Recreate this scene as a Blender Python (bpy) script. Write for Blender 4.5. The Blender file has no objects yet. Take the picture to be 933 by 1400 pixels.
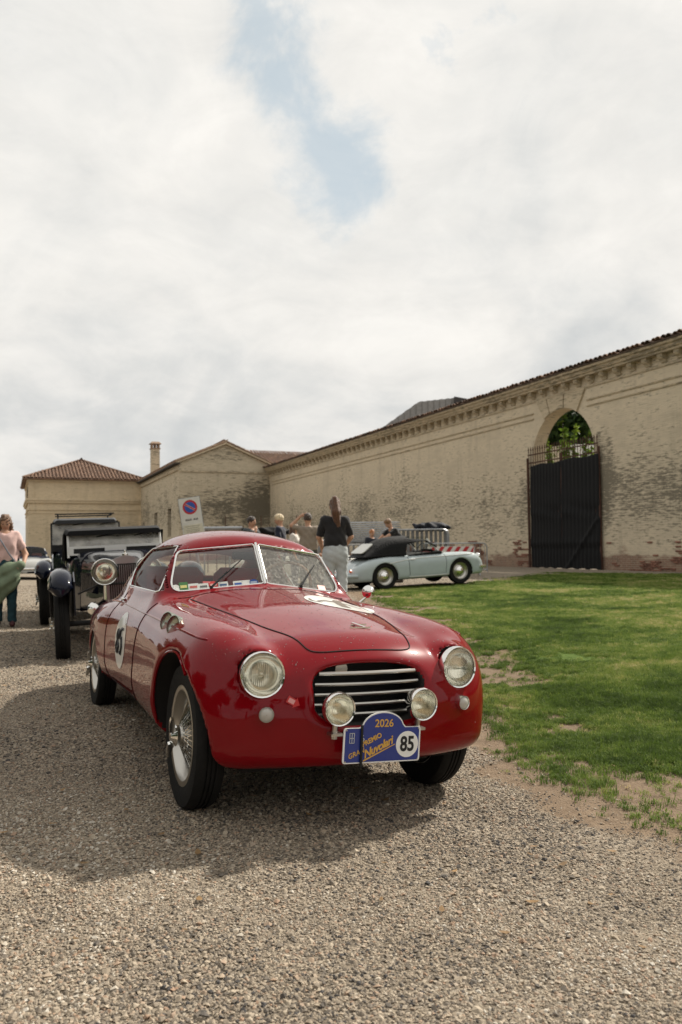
import bpy, math, random
import numpy as np
from mathutils import Vector, Matrix, Euler
random.seed(7)
rng = np.random.default_rng(11)
SC = bpy.context.scene
COL = SC.collection
PI = math.pi
# ------------------------------------------------------------------ camera
EYE = 1.15
FPX = 1088.0
cam_d = bpy.data.cameras.new('camera')
cam_d.sensor_fit = 'HORIZONTAL'; cam_d.sensor_width = 24.0; cam_d.lens = 28.0
cam_d.clip_start = 0.05; cam_d.clip_end = 3000
cam = bpy.data.objects.new('camera', cam_d); COL.objects.link(cam)
PITCH = math.atan(47.5 / FPX); ROLL = 0.012
cam.matrix_world = Matrix.Translation((0, 0, EYE)) @ Matrix.Rotation(PI / 2 + PITCH, 4, 'X') @ Matrix.Rotation(-ROLL, 4, 'Z')
cam_d.dof.use_dof = True; cam_d.dof.focus_distance = 3.6; cam_d.dof.aperture_fstop = 4.0
SC.camera = cam
SC.render.resolution_x = 682; SC.render.resolution_y = 1024
SC.view_settings.view_transform = 'Standard'; SC.view_settings.look = 'None'
SC.view_settings.exposure = EXPOSURE = 0.28
SC.view_settings.gamma = 1.0
try: SC.view_settings.use_curve_mapping = False
except Exception: pass
# ------------------------------------------------------------------ sun and sky
SUN_DIR = Vector((0.80, 0.75, 1.0)).normalized()          # towards the sun
SUN_EL = math.asin(SUN_DIR.z); SUN_AZ = math.atan2(SUN_DIR.x, SUN_DIR.y)
sd = bpy.data.lights.new('sun', 'SUN'); sd.energy = 5.0; sd.angle = math.radians(2.2); sd.color = (1.0, 0.93, 0.82)
so = bpy.data.objects.new('sun', sd); COL.objects.link(so)
so.rotation_euler = SUN_DIR.to_track_quat('Z', 'Y').to_euler()
so.location = (0, 0, 30)
W = bpy.data.worlds.new('World'); SC.world = W; W.use_nodes = True

def pxdir(u, v):
    cr, sr = math.cos(ROLL), math.sin(ROLL); a, b = u - 466.5, v - 700
    X = a * cr - b * sr; Y = a * sr + b * cr
    c, s = math.cos(PITCH), math.sin(PITCH)
    return Vector((X, FPX * c + Y * s, FPX * s - Y * c)).normalized()

class NT:
    """tiny helper for shader node trees"""
    def __init__(s, tree): s.t = tree; s.n = tree.nodes; s.l = tree.links
    def new(s, typ, **kw):
        n = s.n.new(typ)
        for k, v in kw.items():
            if k.startswith('i_'): n.inputs[k[2:].replace('_', ' ')].default_value = v
            else: setattr(n, k, v)
        return n
    def link(s, a, b): s.l.new(a, b)
    def put(s, sock, v):
        if hasattr(v, 'is_output') or isinstance(v, bpy.types.NodeSocket): s.l.new(v, sock)
        else: sock.default_value = v
    def math(s, op, a, b=0.0, c=None, clamp=False):
        n = s.n.new('ShaderNodeMath'); n.operation = op; n.use_clamp = clamp
        s.put(n.inputs[0], a); s.put(n.inputs[1], b)
        if c is not None: s.put(n.inputs[2], c)
        return n.outputs[0]
    def vmath(s, op, a, b=(0, 0, 0), scale=None):
        n = s.n.new('ShaderNodeVectorMath'); n.operation = op
        s.put(n.inputs[0], a)
        if op not in ('LENGTH', 'NORMALIZE', 'SCALE'): s.put(n.inputs[1], b)
        if scale is not None: s.put(n.inputs['Scale'], scale)
        return n.outputs['Value'] if op in ('LENGTH', 'DOT_PRODUCT', 'DISTANCE') else n.outputs[0]
    def noise(s, vec, scale, detail=4, rough=.55, dist=0.0):
        n = s.n.new('ShaderNodeTexNoise'); n.inputs['Scale'].default_value = scale
        n.inputs['Detail'].default_value = detail; n.inputs['Roughness'].default_value = rough
        n.inputs['Distortion'].default_value = dist
        if vec is not None: s.l.new(vec, n.inputs['Vector'])
        return n.outputs['Fac']
    def ramp(s, fac, stops, interp='LINEAR'):
        n = s.n.new('ShaderNodeValToRGB'); n.color_ramp.interpolation = interp
        e = n.color_ramp.elements
        while len(e) < len(stops): e.new(0.5)
        for k, (p, c) in zip(e, stops):
            k.position = p; k.color = (c[0], c[1], c[2], 1) if not isinstance(c, (int, float)) else (c, c, c, 1)
        s.put(n.inputs[0], fac); return n.outputs[0]
    def mix(s, fac, a, b, mode='MIX'):
        n = s.n.new('ShaderNodeMix'); n.data_type = 'RGBA'; n.blend_type = mode; n.clamp_factor = True
        s.put(n.inputs[0], fac)
        for i, v in ((6, a), (7, b)):
            if isinstance(v, (tuple, list)): v = (v[0], v[1], v[2], 1)
            s.put(n.inputs[i], v)
        return n.outputs[2]
    def smooth(s, v, a, b):
        n = s.n.new('ShaderNodeMapRange'); n.interpolation_type = 'SMOOTHSTEP'
        s.put(n.inputs[0], v); n.inputs[1].default_value = a; n.inputs[2].default_value = b
        return n.outputs[0]

def build_world():
    t = NT(W.node_tree); t.n.clear()
    out = t.new('ShaderNodeOutputWorld'); bg = t.new('ShaderNodeBackground'); t.link(bg.outputs[0], out.inputs[0])
    bg.inputs[1].default_value = 1.0
    sky = t.new('ShaderNodeTexSky'); sky.sky_type = 'NISHITA'; sky.sun_disc = False
    sky.sun_elevation = SUN_EL; sky.sun_rotation = SUN_AZ; sky.air_density = 1.0; sky.dust_density = 2.0
    blue = t.vmath('SCALE', sky.outputs[0], scale=0.10)
    tc = t.new('ShaderNodeTexCoord').outputs['Generated']
    sep = t.new('ShaderNodeSeparateXYZ'); t.link(tc, sep.inputs[0])
    z = t.math('MAXIMUM', sep.outputs[2], 0.0)
    den = t.math('ADD', z, 0.30)
    px = t.math('DIVIDE', sep.outputs[0], den); py = t.math('DIVIDE', sep.outputs[1], den)
    cmb = t.new('ShaderNodeCombineXYZ'); t.link(px, cmb.inputs[0]); t.link(py, cmb.inputs[1])
    P = cmb.outputs[0]
    st3 = t.new('ShaderNodeMapping'); t.link(tc, st3.inputs[0]); st3.inputs['Scale'].default_value = (1, 1, 1.75); D3 = st3.outputs[0]
    big = t.noise(P, 1.6, 7, .56, .35)
    fine = t.noise(D3, 9.0, 8, .62, .5)
    puff = t.noise(D3, 3.4, 8, .58, .9)
    # the one gap in the cloud deck, a slanting strip of blue
    def gap(u0, v0, u1, v1, w):
        a, b = pxdir(u0, v0), pxdir(u1, v1); ab = b - a
        pa = t.vmath('SUBTRACT', tc, tuple(a))
        h = t.math('DIVIDE', t.vmath('DOT_PRODUCT', pa, tuple(ab)), ab.length_squared, clamp=True)
        cl = t.vmath('SCALE', tuple(ab), scale=h)
        d = t.vmath('LENGTH', t.vmath('SUBTRACT', pa, cl))
        wob = t.math('MULTIPLY', t.math('SUBTRACT', t.noise(tc, 9.0, 7, .62, .3), 0.5), 0.20)
        d2 = t.math('ADD', d, wob)
        n = t.new('ShaderNodeMapRange'); n.interpolation_type = 'SMOOTHSTEP'; t.link(d2, n.inputs[0])
        n.inputs[1].default_value = w * 1.7; n.inputs[2].default_value = w * 0.35
        return n.outputs[0]
    g1 = gap(385, 100, 465, 240, 0.040)
    g2 = gap(360, 10, 390, 110, 0.030)
    g3 = gap(625, 45, 665, 30, 0.012)
    g = t.math('MAXIMUM', g1, t.math('MAXIMUM', t.math('MULTIPLY', g2, .9), t.math('MULTIPLY', g3, .4)))
    veil = t.math('MULTIPLY', g, t.math('SUBTRACT', 1.0, t.math('MULTIPLY', fine, 0.30)), clamp=True)
    # cloud brightness: bright overhead deck, greyer and mottled towards the horizon
    shade = t.math('ADD', t.math('MULTIPLY', big, .38), t.math('ADD', t.math('MULTIPLY', puff, .48), t.math('MULTIPLY', fine, .18)))
    zz = t.smooth(sep.outputs[2], 0.02, 0.42)
    cl_lo = t.ramp(shade, [(0.38, (0.50, 0.525, 0.54)), (0.48, (0.61, 0.62, 0.615)), (0.54, (0.73, 0.72, 0.695)), (0.64, (0.83, 0.81, 0.77))])
    cl_hi = t.ramp(shade, [(0.36, (0.66, 0.67, 0.66)), (0.47, (0.77, 0.76, 0.73)), (0.56, (0.83, 0.81, 0.77)), (0.68, (0.92, 0.89, 0.84))])
    cl = t.mix(zz, cl_lo, cl_hi)
    det = t.math('ADD', 0.92, t.math('MULTIPLY', fine, 0.16))
    cl = t.vmath('MULTIPLY', cl, t.vmath('SCALE', (1, 1, 1), scale=det))
    cl = t.vmath('SCALE', cl, scale=CLOUD)
    blue = t.mix(0.75, blue, (0.44 * CLOUD, 0.56 * CLOUD, 0.62 * CLOUD))
    col = t.mix(t.math('MULTIPLY', veil, .78), cl, blue)
    t.link(col, bg.inputs[0])
CLOUD = 0.90
build_world()

# ------------------------------------------------------------------ tagging
def tag(o, label=None, cat=None, group=None, kind=None):
    if label: o['label'] = label
    if cat: o['category'] = cat
    if group: o['group'] = group
    if kind: o['kind'] = kind
    return o
def thing(name, label, cat, loc=(0, 0, 0), rz=0.0, group=None, rot=None):
    o = bpy.data.objects.new(name, None); COL.objects.link(o); o.empty_display_size = .2
    o.location = loc; o.rotation_euler = rot if rot else (0, 0, rz)
    return tag(o, label, cat, group)
def part(name, parent, loc=(0, 0, 0), rot=(0, 0, 0)):
    o = bpy.data.objects.new(name, None); COL.objects.link(o); o.empty_display_size = .05
    o.parent = parent; o.location = loc; o.rotation_euler = rot
    return o
def copy_tree(o, parent=None):
    c = o.copy(); COL.objects.link(c); c.parent = parent
    for ch in list(o.children): copy_tree(ch, c)
    return c
def inst(src, parent, loc=None, rot=None, scale=None):
    c = src.copy(); COL.objects.link(c); c.parent = parent
    if loc is not None: c.location = loc
    if rot is not None: c.rotation_euler = rot
    if scale is not None: c.scale = scale
    return c

# ------------------------------------------------------------------ materials
MATS = {}
def mat(name, col, rough=.5, metal=0.0, coat=0.0, var=0.0, vscale=6.0, bump=0.0, bscale=40.0, spec=0.5, trans=0.0, ior=1.45, emit=None, coat_rough=.03, alpha=1.0, sheen=0.0):
    if name in MATS: return MATS[name]
    m = bpy.data.materials.new(name); m.use_nodes = True
    t = NT(m.node_tree); b = t.n['Principled BSDF']
    b.inputs['Base Color'].default_value = (*col, 1); b.inputs['Roughness'].default_value = rough
    b.inputs['Metallic'].default_value = metal; b.inputs['Coat Weight'].default_value = coat
    b.inputs['Coat Roughness'].default_value = coat_rough
    b.inputs['Specular IOR Level'].default_value = spec; b.inputs['Transmission Weight'].default_value = trans
    b.inputs['IOR'].default_value = ior; b.inputs['Alpha'].default_value = alpha
    if sheen: b.inputs['Sheen Weight'].default_value = sheen
    if emit: b.inputs['Emission Color'].default_value = (*emit[0], 1); b.inputs['Emission Strength'].default_value = emit[1]
    if var or bump:
        tc = t.new('ShaderNodeTexCoord').outputs['Object']
        if var:
            f = t.noise(tc, vscale, 5, .6)
            lo = tuple(c * (1 - var) for c in col); hi = tuple(min(1, c * (1 + var)) for c in col)
            c = t.ramp(f, [(.3, lo), (.7, hi)]); t.link(c, b.inputs['Base Color'])
            r = t.math('ADD', rough - .06, t.math('MULTIPLY', f, .12)); t.link(r, b.inputs['Roughness'])
        if bump:
            bn = t.new('ShaderNodeBump'); bn.inputs['Strength'].default_value = bump; bn.inputs['Distance'].default_value = .01
            t.link(t.noise(tc, bscale, 5, .6), bn.inputs['Height']); t.link(bn.outputs[0], b.inputs['Normal'])
    MATS[name] = m; return m

# ------------------------------------------------------------------ mesh builders
def mesh_np(name, V, Fq, mats, parent=None, mi=None, smooth=True, tri=False):
    me = bpy.data.meshes.new(name)
    V = np.asarray(V, np.float32); Fq = np.asarray(Fq, np.int32)
    k = Fq.shape[1]
    me.vertices.add(len(V)); me.vertices.foreach_set('co', V.ravel())
    me.loops.add(Fq.size); me.loops.foreach_set('vertex_index', Fq.ravel())
    me.polygons.add(len(Fq)); me.polygons.foreach_set('loop_start', np.arange(0, Fq.size, k, dtype=np.int32))
    try: me.polygons.foreach_set('loop_total', np.full(len(Fq), k, np.int32))
    except Exception: pass
    for m in (mats if isinstance(mats, (list, tuple)) else [mats]): me.materials.append(m)
    if mi is not None: me.polygons.foreach_set('material_index', np.asarray(mi, np.int32))
    me.polygons.foreach_set('use_smooth', np.full(len(Fq), smooth))
    me.update(calc_edges=True); me.validate()
    o = bpy.data.objects.new(name, me); COL.objects.link(o); o.parent = parent
    return o
def basis(d):
    d = Vector(d).normalized(); up = Vector((0, 0, 1)) if abs(d.z) < .95 else Vector((0, 1, 0))
    a = up.cross(d).normalized(); return a, d.cross(a), d
class MB:
    def __init__(s): s.v = []; s.f = []; s.m = []; s.cur = 0
    def add(s, vs, fs):
        b = len(s.v); s.v += [tuple(v) for v in vs]
        for f in fs: s.f.append(tuple(b + i for i in f)); s.m.append(s.cur)
        return s
    def box(s, c, size, rot=None, bev=0.0):
        sx, sy, sz = (k / 2 for k in size); M = (Euler(rot).to_matrix() if rot is not None and not isinstance(rot, Matrix) else rot)
        if bev > 0:
            vs = []
            for X in (-1, 1):
                for Y in (-1, 1):
                    for Z in (-1, 1):
                        vs += [((sx - bev) * X, (sy - bev) * Y, sz * Z), ((sx - bev) * X, sy * Y, (sz - bev) * Z), (sx * X, (sy - bev) * Y, (sz - bev) * Z)]
            def vi(X, Y, Z, k): return ((X > 0) * 4 + (Y > 0) * 2 + (Z > 0)) * 3 + k
            fs = []
            for sg in (-1, 1):
                q = [(-1, -1), (1, -1), (1, 1), (-1, 1)]
                fz = [vi(a, b, sg, 0) for a, b in q]; fy = [vi(a, sg, b, 1) for a, b in q]; fx = [vi(sg, a, b, 2) for a, b in q]
                fs += [fz if sg > 0 else fz[::-1], fy[::-1] if sg > 0 else fy, fx if sg > 0 else fx[::-1]]
            for a in (-1, 1):
                for b in (-1, 1):
                    e = [[vi(-1, a, b, 0), vi(1, a, b, 0), vi(1, a, b, 1), vi(-1, a, b, 1)], [vi(a, -1, b, 0), vi(a, 1, b, 0), vi(a, 1, b, 2), vi(a, -1, b, 2)], [vi(a, b, -1, 1), vi(a, b, 1, 1), vi(a, b, 1, 2), vi(a, b, -1, 2)]]
                    for k, f in enumerate(e):
                        sgn = a * b * (1, -1, 1)[k]
                        fs.append(f if sgn < 0 else f[::-1])
            for a in (-1, 1):
                for b in (-1, 1):
                    for cc in (-1, 1):
                        f = [vi(a, b, cc, 0), vi(a, b, cc, 1), vi(a, b, cc, 2)]; fs.append(f[::-1] if a * b * cc > 0 else f)
        else:
            vs = [(X * sx, Y * sy, Z * sz) for X in (-1, 1) for Y in (-1, 1) for Z in (-1, 1)]
            fs = [(0, 1, 3, 2), (4, 6, 7, 5), (0, 4, 5, 1), (2, 3, 7, 6), (0, 2, 6, 4), (1, 5, 7, 3)]
        c = Vector(c)
        vs = [(M @ Vector(v) if M is not None else Vector(v)) + c for v in vs]
        return s.add(vs, fs)
    def hexa(s, p):      # eight corners: bottom loop 0-3, top loop 4-7
        return s.add(p, [(3, 2, 1, 0), (4, 5, 6, 7), (0, 1, 5, 4), (1, 2, 6, 5), (2, 3, 7, 6), (3, 0, 4, 7)])
    def cone(s, p0, p1, r0, r1, n=8, cap=True):
        a, b, d = basis(Vector(p1) - Vector(p0)); vs = []
        for p, r in ((Vector(p0), r0), (Vector(p1), r1)):
            for i in range(n):
                t = 2 * PI * i / n; vs.append(p + a * (r * math.cos(t)) + b * (r * math.sin(t)))
        fs = [(i, (i + 1) % n, n + (i + 1) % n, n + i) for i in range(n)]
        if cap: fs += [tuple(range(n))[::-1], tuple(range(n, 2 * n))]
        return s.add(vs, fs)
    def cyl(s, p0, p1, r, n=8, cap=True): return s.cone(p0, p1, r, r, n, cap)
    def tube(s, pts, r, n=6, closed=False, flat=None):
        pts = [Vector(p) for p in pts]; N = len(pts); vs = []
        rr = r if isinstance(r, (list, tuple)) else [r] * N
        prev = None
        for i, p in enumerate(pts):
            q0 = pts[(i - 1) % N] if (closed or i > 0) else p; q1 = pts[(i + 1) % N] if (closed or i < N - 1) else p
            d = (q1 - q0).normalized() if (q1 - q0).length > 1e-9 else Vector((0, 0, 1))
            if prev is None: a, b, _ = basis(d)
            else:
                a = (prev - d * prev.dot(d)).normalized(); b = d.cross(a)
            prev = a
            for k in range(n):
                t = 2 * PI * k / n; vs.append(p + a * (rr[i] * math.cos(t)) + b * (rr[i] * math.sin(t)))
        fs = []
        for i in range(N if closed else N - 1):
            j = (i + 1) % N
            for k in range(n): fs.append((i * n + k, i * n + (k + 1) % n, j * n + (k + 1) % n, j * n + k))
        if not closed: fs += [tuple(range(n))[::-1], tuple(range((N - 1) * n, N * n))]
        return s.add(vs, fs)
    def lathe(s, prof, o=(0, 0, 0), axis=(0, 0, 1), n=24, closed=False, cap=False):
        a, b, d = basis(axis); o = Vector(o); vs = []; N = len(prof)
        for r, h in prof:
            for i in range(n):
                t = 2 * PI * i / n; vs.append(o + d * h + a * (r * math.cos(t)) + b * (r * math.sin(t)))
        fs = []
        for j in range(N if closed else N - 1):
            k = (j + 1) % N
            for i in range(n): fs.append((j * n + i, j * n + (i + 1) % n, k * n + (i + 1) % n, k * n + i))
        if cap: fs += [tuple(range(n))[::-1], tuple(range((N - 1) * n, N * n))]
        return s.add(vs, fs)
    def sphere(s, c, r, nu=12, nv=8, M=None):
        if not isinstance(r, (tuple, list)): r = (r, r, r)
        c = Vector(c); vs = []; fs = []
        for j in range(1, nv):
            ph = PI * j / nv
            for i in range(nu):
                t = 2 * PI * i / nu; v = Vector((r[0] * math.sin(ph) * math.cos(t), r[1] * math.sin(ph) * math.sin(t), r[2] * math.cos(ph)))
                vs.append(c + (M @ v if M else v))
        t_ = Vector((0, 0, r[2])); b_ = Vector((0, 0, -r[2]))
        vs += [c + (M @ t_ if M else t_), c + (M @ b_ if M else b_)]; T = len(vs) - 2; B = T + 1
        for j in range(nv - 2):
            for i in range(nu): fs.append((j * nu + i, (j + 1) * nu + i, (j + 1) * nu + (i + 1) % nu, j * nu + (i + 1) % nu))
        for i in range(nu): fs.append((T, i, (i + 1) % nu)); fs.append((B, (nv - 2) * nu + (i + 1) % nu, (nv - 2) * nu + i))
        return s.add(vs, fs)
    def prism(s, poly, o, u, v, depth):
        """extrude polygon given in (u,v) axes from origin o by vector depth"""
        o, u, v, w = Vector(o), Vector(u), Vector(v), Vector(depth); n = len(poly)
        a = [o + u * p[0] + v * p[1] for p in poly]; b = [p + w for p in a]
        flip = u.cross(v).dot(w) > 0
        fs = [tuple(range(n)), tuple(range(n, 2 * n))[::-1]] + [(i, n + i, n + (i + 1) % n, (i + 1) % n) for i in range(n)]
        ar = sum(poly[i][0] * poly[(i + 1) % n][1] - poly[(i + 1) % n][0] * poly[i][1] for i in range(n))
        if flip == (ar > 0): fs = [f[::-1] for f in fs]
        return s.add(a + b, fs)
    def build(s, name, mats, parent=None, smooth=False, angle=35):
        me = bpy.data.meshes.new(name); me.from_pydata(s.v, [], s.f)
        for m in (mats if isinstance(mats, (list, tuple)) else [mats]): me.materials.append(m)
        if max(s.m, default=0) > 0: me.polygons.foreach_set('material_index', s.m)
        if smooth:
            me.polygons.foreach_set('use_smooth', [True] * len(me.polygons))
            try: me.set_sharp_from_angle(angle=math.radians(angle))
            except Exception: pass
        me.update()
        o = bpy.data.objects.new(name, me); COL.objects.link(o); o.parent = parent
        return o

# ------------------------------------------------------------------ smooth implicit solids
def smax(a, b, k):
    h = np.maximum(k - np.abs(a - b), 0) / k
    return np.maximum(a, b) + h * h * (k * .25)
def smin(a, b, k): return -smax(-a, -b, k)
def nets(f, lo, hi, h, sym=False):
    """surface nets of f<0; sym mirrors x (lo[0] must be 0)"""
    nx, ny, nz = [int(math.ceil((hi[i] - lo[i]) / h)) + 1 for i in range(3)]
    xs = lo[0] + h * np.arange(nx, dtype=np.float32); ys = lo[1] + h * np.arange(ny, dtype=np.float32); zs = lo[2] + h * np.arange(nz, dtype=np.float32)
    if sym: xs = h * (np.arange(nx, dtype=np.float32) + .5)
    Fv = f(xs[:, None, None], ys[None, :, None], zs[None, None, :]).astype(np.float32)
    Fv = np.broadcast_to(Fv, (nx, ny, nz))
    if sym: Fv = np.concatenate([Fv[::-1], Fv], 0); x0 = -h * (nx - .5); nx *= 2
    else: x0 = lo[0]
    o = np.array([x0, lo[1], lo[2]], np.float32)
    S = Fv < 0
    cnt = np.zeros((nx - 1, ny - 1, nz - 1), np.uint8)
    for a in (0, 1):
        for b in (0, 1):
            for c in (0, 1): cnt += S[a:nx - 1 + a, b:ny - 1 + b, c:nz - 1 + c]
    act = np.argwhere((cnt > 0) & (cnt < 8)); idx = np.full(cnt.shape, -1, np.int32); idx[tuple(act.T)] = np.arange(len(act))
    corners = [(a, b, c) for a in (0, 1) for b in (0, 1) for c in (0, 1)]
    vals = np.stack([Fv[act[:, 0] + a, act[:, 1] + b, act[:, 2] + c] for a, b, c in corners], 1)
    acc = np.zeros((len(act), 3), np.float32); n = np.zeros(len(act), np.float32)
    for i, ca in enumerate(corners):
        for j, cb in enumerate(corners):
            if j > i and sum(abs(p - q) for p, q in zip(ca, cb)) == 1:
                va, vb = vals[:, i], vals[:, j]; m = (va < 0) != (vb < 0)
                t = np.where(m, va / np.where(m, va - vb, 1), 0)
                p = np.array(ca, np.float32)[None] + t[:, None] * (np.array(cb, np.float32) - np.array(ca, np.float32))[None]
                acc += p * m[:, None]; n += m
    V = (act + acc / np.maximum(n, 1)[:, None]) * h + o
    Q = []
    for ax in range(3):
        d = [0, 0, 0]; d[ax] = 1
        A = S[:nx - d[0], :ny - d[1], :nz - d[2]]; B = S[d[0]:, d[1]:, d[2]:]
        e = np.argwhere(A != B); p, q = [k for k in range(3) if k != ax]
        ok = (e[:, p] > 0) & (e[:, q] > 0) & (e[:, p] < (nx, ny, nz)[p] - 1) & (e[:, q] < (nx, ny, nz)[q] - 1); e = e[ok]
        def cell(dp, dq):
            c = e.copy(); c[:, p] += dp; c[:, q] += dq; return idx[tuple(c.T)]
        quad = np.stack([cell(-1, -1), cell(0, -1), cell(0, 0), cell(-1, 0)], 1)
        fl = A[tuple(e.T)] if ax != 1 else ~A[tuple(e.T)]
        quad = np.where(fl[:, None], quad, quad[:, ::-1]); Q.append(quad)
    Q = np.concatenate(Q); Q = Q[(Q >= 0).all(1)]
    V = V.astype(np.float64)
    g = lambda P: f(np.abs(P[:, 0]) if sym else P[:, 0], P[:, 1], P[:, 2])
    for _ in range(2):
        e = h * .25; f0 = g(V)
        G = np.stack([(g(V + d) - g(V - d)) / (2 * e) for d in np.eye(3) * e], 1)
        st = f0[:, None] * G / np.maximum((G ** 2).sum(1), .05)[:, None]
        L = np.linalg.norm(st, axis=1); st *= np.minimum(1, .6 * h / np.maximum(L, 1e-9))[:, None]; V -= st
    return V, Q
def caps(x, y, z, p, q, r0, r1=None):
    """round cone distance"""
    r1 = r0 if r1 is None else r1
    p = np.asarray(p, float); q = np.asarray(q, float); d = q - p; L2 = max((d ** 2).sum(), 1e-9)
    t = np.clip(((x - p[0]) * d[0] + (y - p[1]) * d[1] + (z - p[2]) * d[2]) / L2, 0, 1)
    return np.sqrt((x - p[0] - t * d[0]) ** 2 + (y - p[1] - t * d[1]) ** 2 + (z - p[2] - t * d[2]) ** 2) - (r0 + (r1 - r0) * t)
def ell(x, y, z, c, r):
    k = np.sqrt(((x - c[0]) / r[0]) ** 2 + ((y - c[1]) / r[1]) ** 2 + ((z - c[2]) / r[2]) ** 2)
    return (k - 1) * min(r)
def curve(*pts):
    """smooth 1-D function through points (t, value)"""
    X = np.array([p[0] for p in pts], float); Y = np.array([p[1] for p in pts], float)
    o = np.argsort(X); X, Y = X[o], Y[o]; m = np.gradient(Y, X)
    T = np.linspace(X[0], X[-1], 400); i = np.clip(np.searchsorted(X, T, side='right') - 1, 0, len(X) - 2)
    hh = X[i + 1] - X[i]; s = (T - X[i]) / hh
    Z = (2 * s**3 - 3 * s**2 + 1) * Y[i] + (s**3 - 2 * s**2 + s) * hh * m[i] + (-2 * s**3 + 3 * s**2) * Y[i + 1] + (s**3 - s**2) * hh * m[i + 1]
    return lambda t: np.interp(t, T, Z)
def poly_sdf(px, py, poly):
    """signed distance to a polygon, broadcasting"""
    P = np.asarray(poly, float); n = len(P); d = None; inside = None
    for i in range(n):
        a, b = P[i], P[(i + 1) % n]; e = b - a
        wx, wy = px - a[0], py - a[1]; t = np.clip((wx * e[0] + wy * e[1]) / (e ** 2).sum(), 0, 1)
        q = (wx - t * e[0]) ** 2 + (wy - t * e[1]) ** 2; d = q if d is None else np.minimum(d, q)
        c = ((a[1] <= py) & (b[1] > py)) | ((b[1] <= py) & (a[1] > py))
        cr = c & (px < (b[0] - a[0]) * (py - a[1]) / (b[1] - a[1] if b[1] != a[1] else 1e-9) + a[0])
        inside = cr if inside is None else inside ^ cr
    return np.where(inside, -1, 1) * np.sqrt(d)
def roundpoly(pts, rads, seg=6):
    out = []; n = len(pts)
    for i in range(n):
        p = Vector(pts[i]); a = (Vector(pts[i - 1]) - p); b = (Vector(pts[(i + 1) % n]) - p); r = rads[i] if isinstance(rads, (list, tuple)) else rads
        if r <= 0: out.append(tuple(p)); continue
        al = a.angle(b); t = min(r / math.tan(al / 2), a.length * .48, b.length * .48); A = p + a.normalized() * t; B = p + b.normalized() * t
        for k in range(seg + 1):
            s = k / seg; q = A.lerp(p, s).lerp(p.lerp(B, s), s); out.append(tuple(q))
    return out
def resample(pts, n, closed=True):
    P = [Vector(p) for p in pts] + ([Vector(pts[0])] if closed else []); L = [0]
    for a, b in zip(P, P[1:]): L.append(L[-1] + (b - a).length)
    out = []; j = 0
    for k in range(n):
        s = L[-1] * k / (n if closed else n - 1)
        while j < len(L) - 2 and L[j + 1] < s: j += 1
        out.append(P[j].lerp(P[j + 1], (s - L[j]) / max(L[j + 1] - L[j], 1e-9)))
    return out
def text_mesh(txt, size, name, material, parent, M, ext=.0015, shear=0.0, align='CENTER', bold=0.0, space=1.0, fillet=0.0):
    c = bpy.data.curves.new('lettering', 'FONT'); c.body = txt; c.size = size; c.extrude = ext; c.shear = shear; c.align_x = align; c.align_y = 'CENTER'; c.offset = bold; c.space_character = space
    c.resolution_u = 4
    o = bpy.data.objects.new('lettering', c); COL.objects.link(o)
    dg = bpy.context.evaluated_depsgraph_get(); me = bpy.data.meshes.new_from_object(o.evaluated_get(dg))
    bpy.data.objects.remove(o); bpy.data.curves.remove(c)
    me.materials.clear(); me.materials.append(material); me.name = name
    r = bpy.data.objects.new(name, me); COL.objects.link(r); r.parent = parent; r.matrix_local = M
    return r
# ground height: cambered drive, low lawn edge, slight rise to the forecourt
CX, CY = 0.914, 0.407
_g = curve((-30, .06), (-6, .06), (-3, .06), (-1.2, .045), (0, 0), (1.2, -.05), (1.9, -.05), (3.5, .05), (6, .08), (8, .10), (10.5, .16), (14, .16), (20, .13), (60, .13), (200, .1))
def gh(x, y):
    c = (x + .13) * CX + (y - 3.83) * CY
    return _g(c)
# ================================================================== ground
LAWN = [(0.45, 19.6), (0.62, 16.0), (0.85, 12.0), (0.98, 8.6), (1.02, 6.6), (1.08, 5.6), (1.12, 4.95), (1.18, 4.4), (1.30, 4.0), (1.46, 3.65), (1.62, 3.4), (2.1, 2.95), (3.2, 2.3), (6, 1.5), (30, 0), (30, 16), (17.6, 12.0), (14.4, 19.0), (11.0, 25.6), (7.2, 28.4), (5.6, 25.0), (3.8, 22.0)]
def in_lawn(x, y): return poly_sdf(np.asarray(x, float), np.asarray(y, float), LAWN)
def grid_lines(a, b, fine, lo, hi, g=1.18):
    m = list(np.arange(a, b + fine / 2, fine)); s = fine
    l = [a]; 
    while l[-1] > lo: s *= g; l.append(l[-1] - s)
    r = [m[-1]]; s = fine
    while r[-1] < hi: s *= g; r.append(r[-1] + s)
    return np.array(l[:0:-1] + m + r[1:])
def bumps(x, y):
    return .006 * np.sin(x * 2.1 + 1.3 * np.sin(y * 1.1)) * np.sin(y * 1.7 + x * .6) + .003 * np.sin(x * 7.3 + y * 2.2) * np.sin(y * 6.1 - x * 1.9)
def height(x, y): return gh(x, y) + bumps(x, y)
X1 = grid_lines(-6, 9, .12, -1500, 1500); Y1 = grid_lines(.6, 16, .12, -1200, 1600)
GX, GY = np.meshgrid(X1, Y1, indexing='ij')
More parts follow.
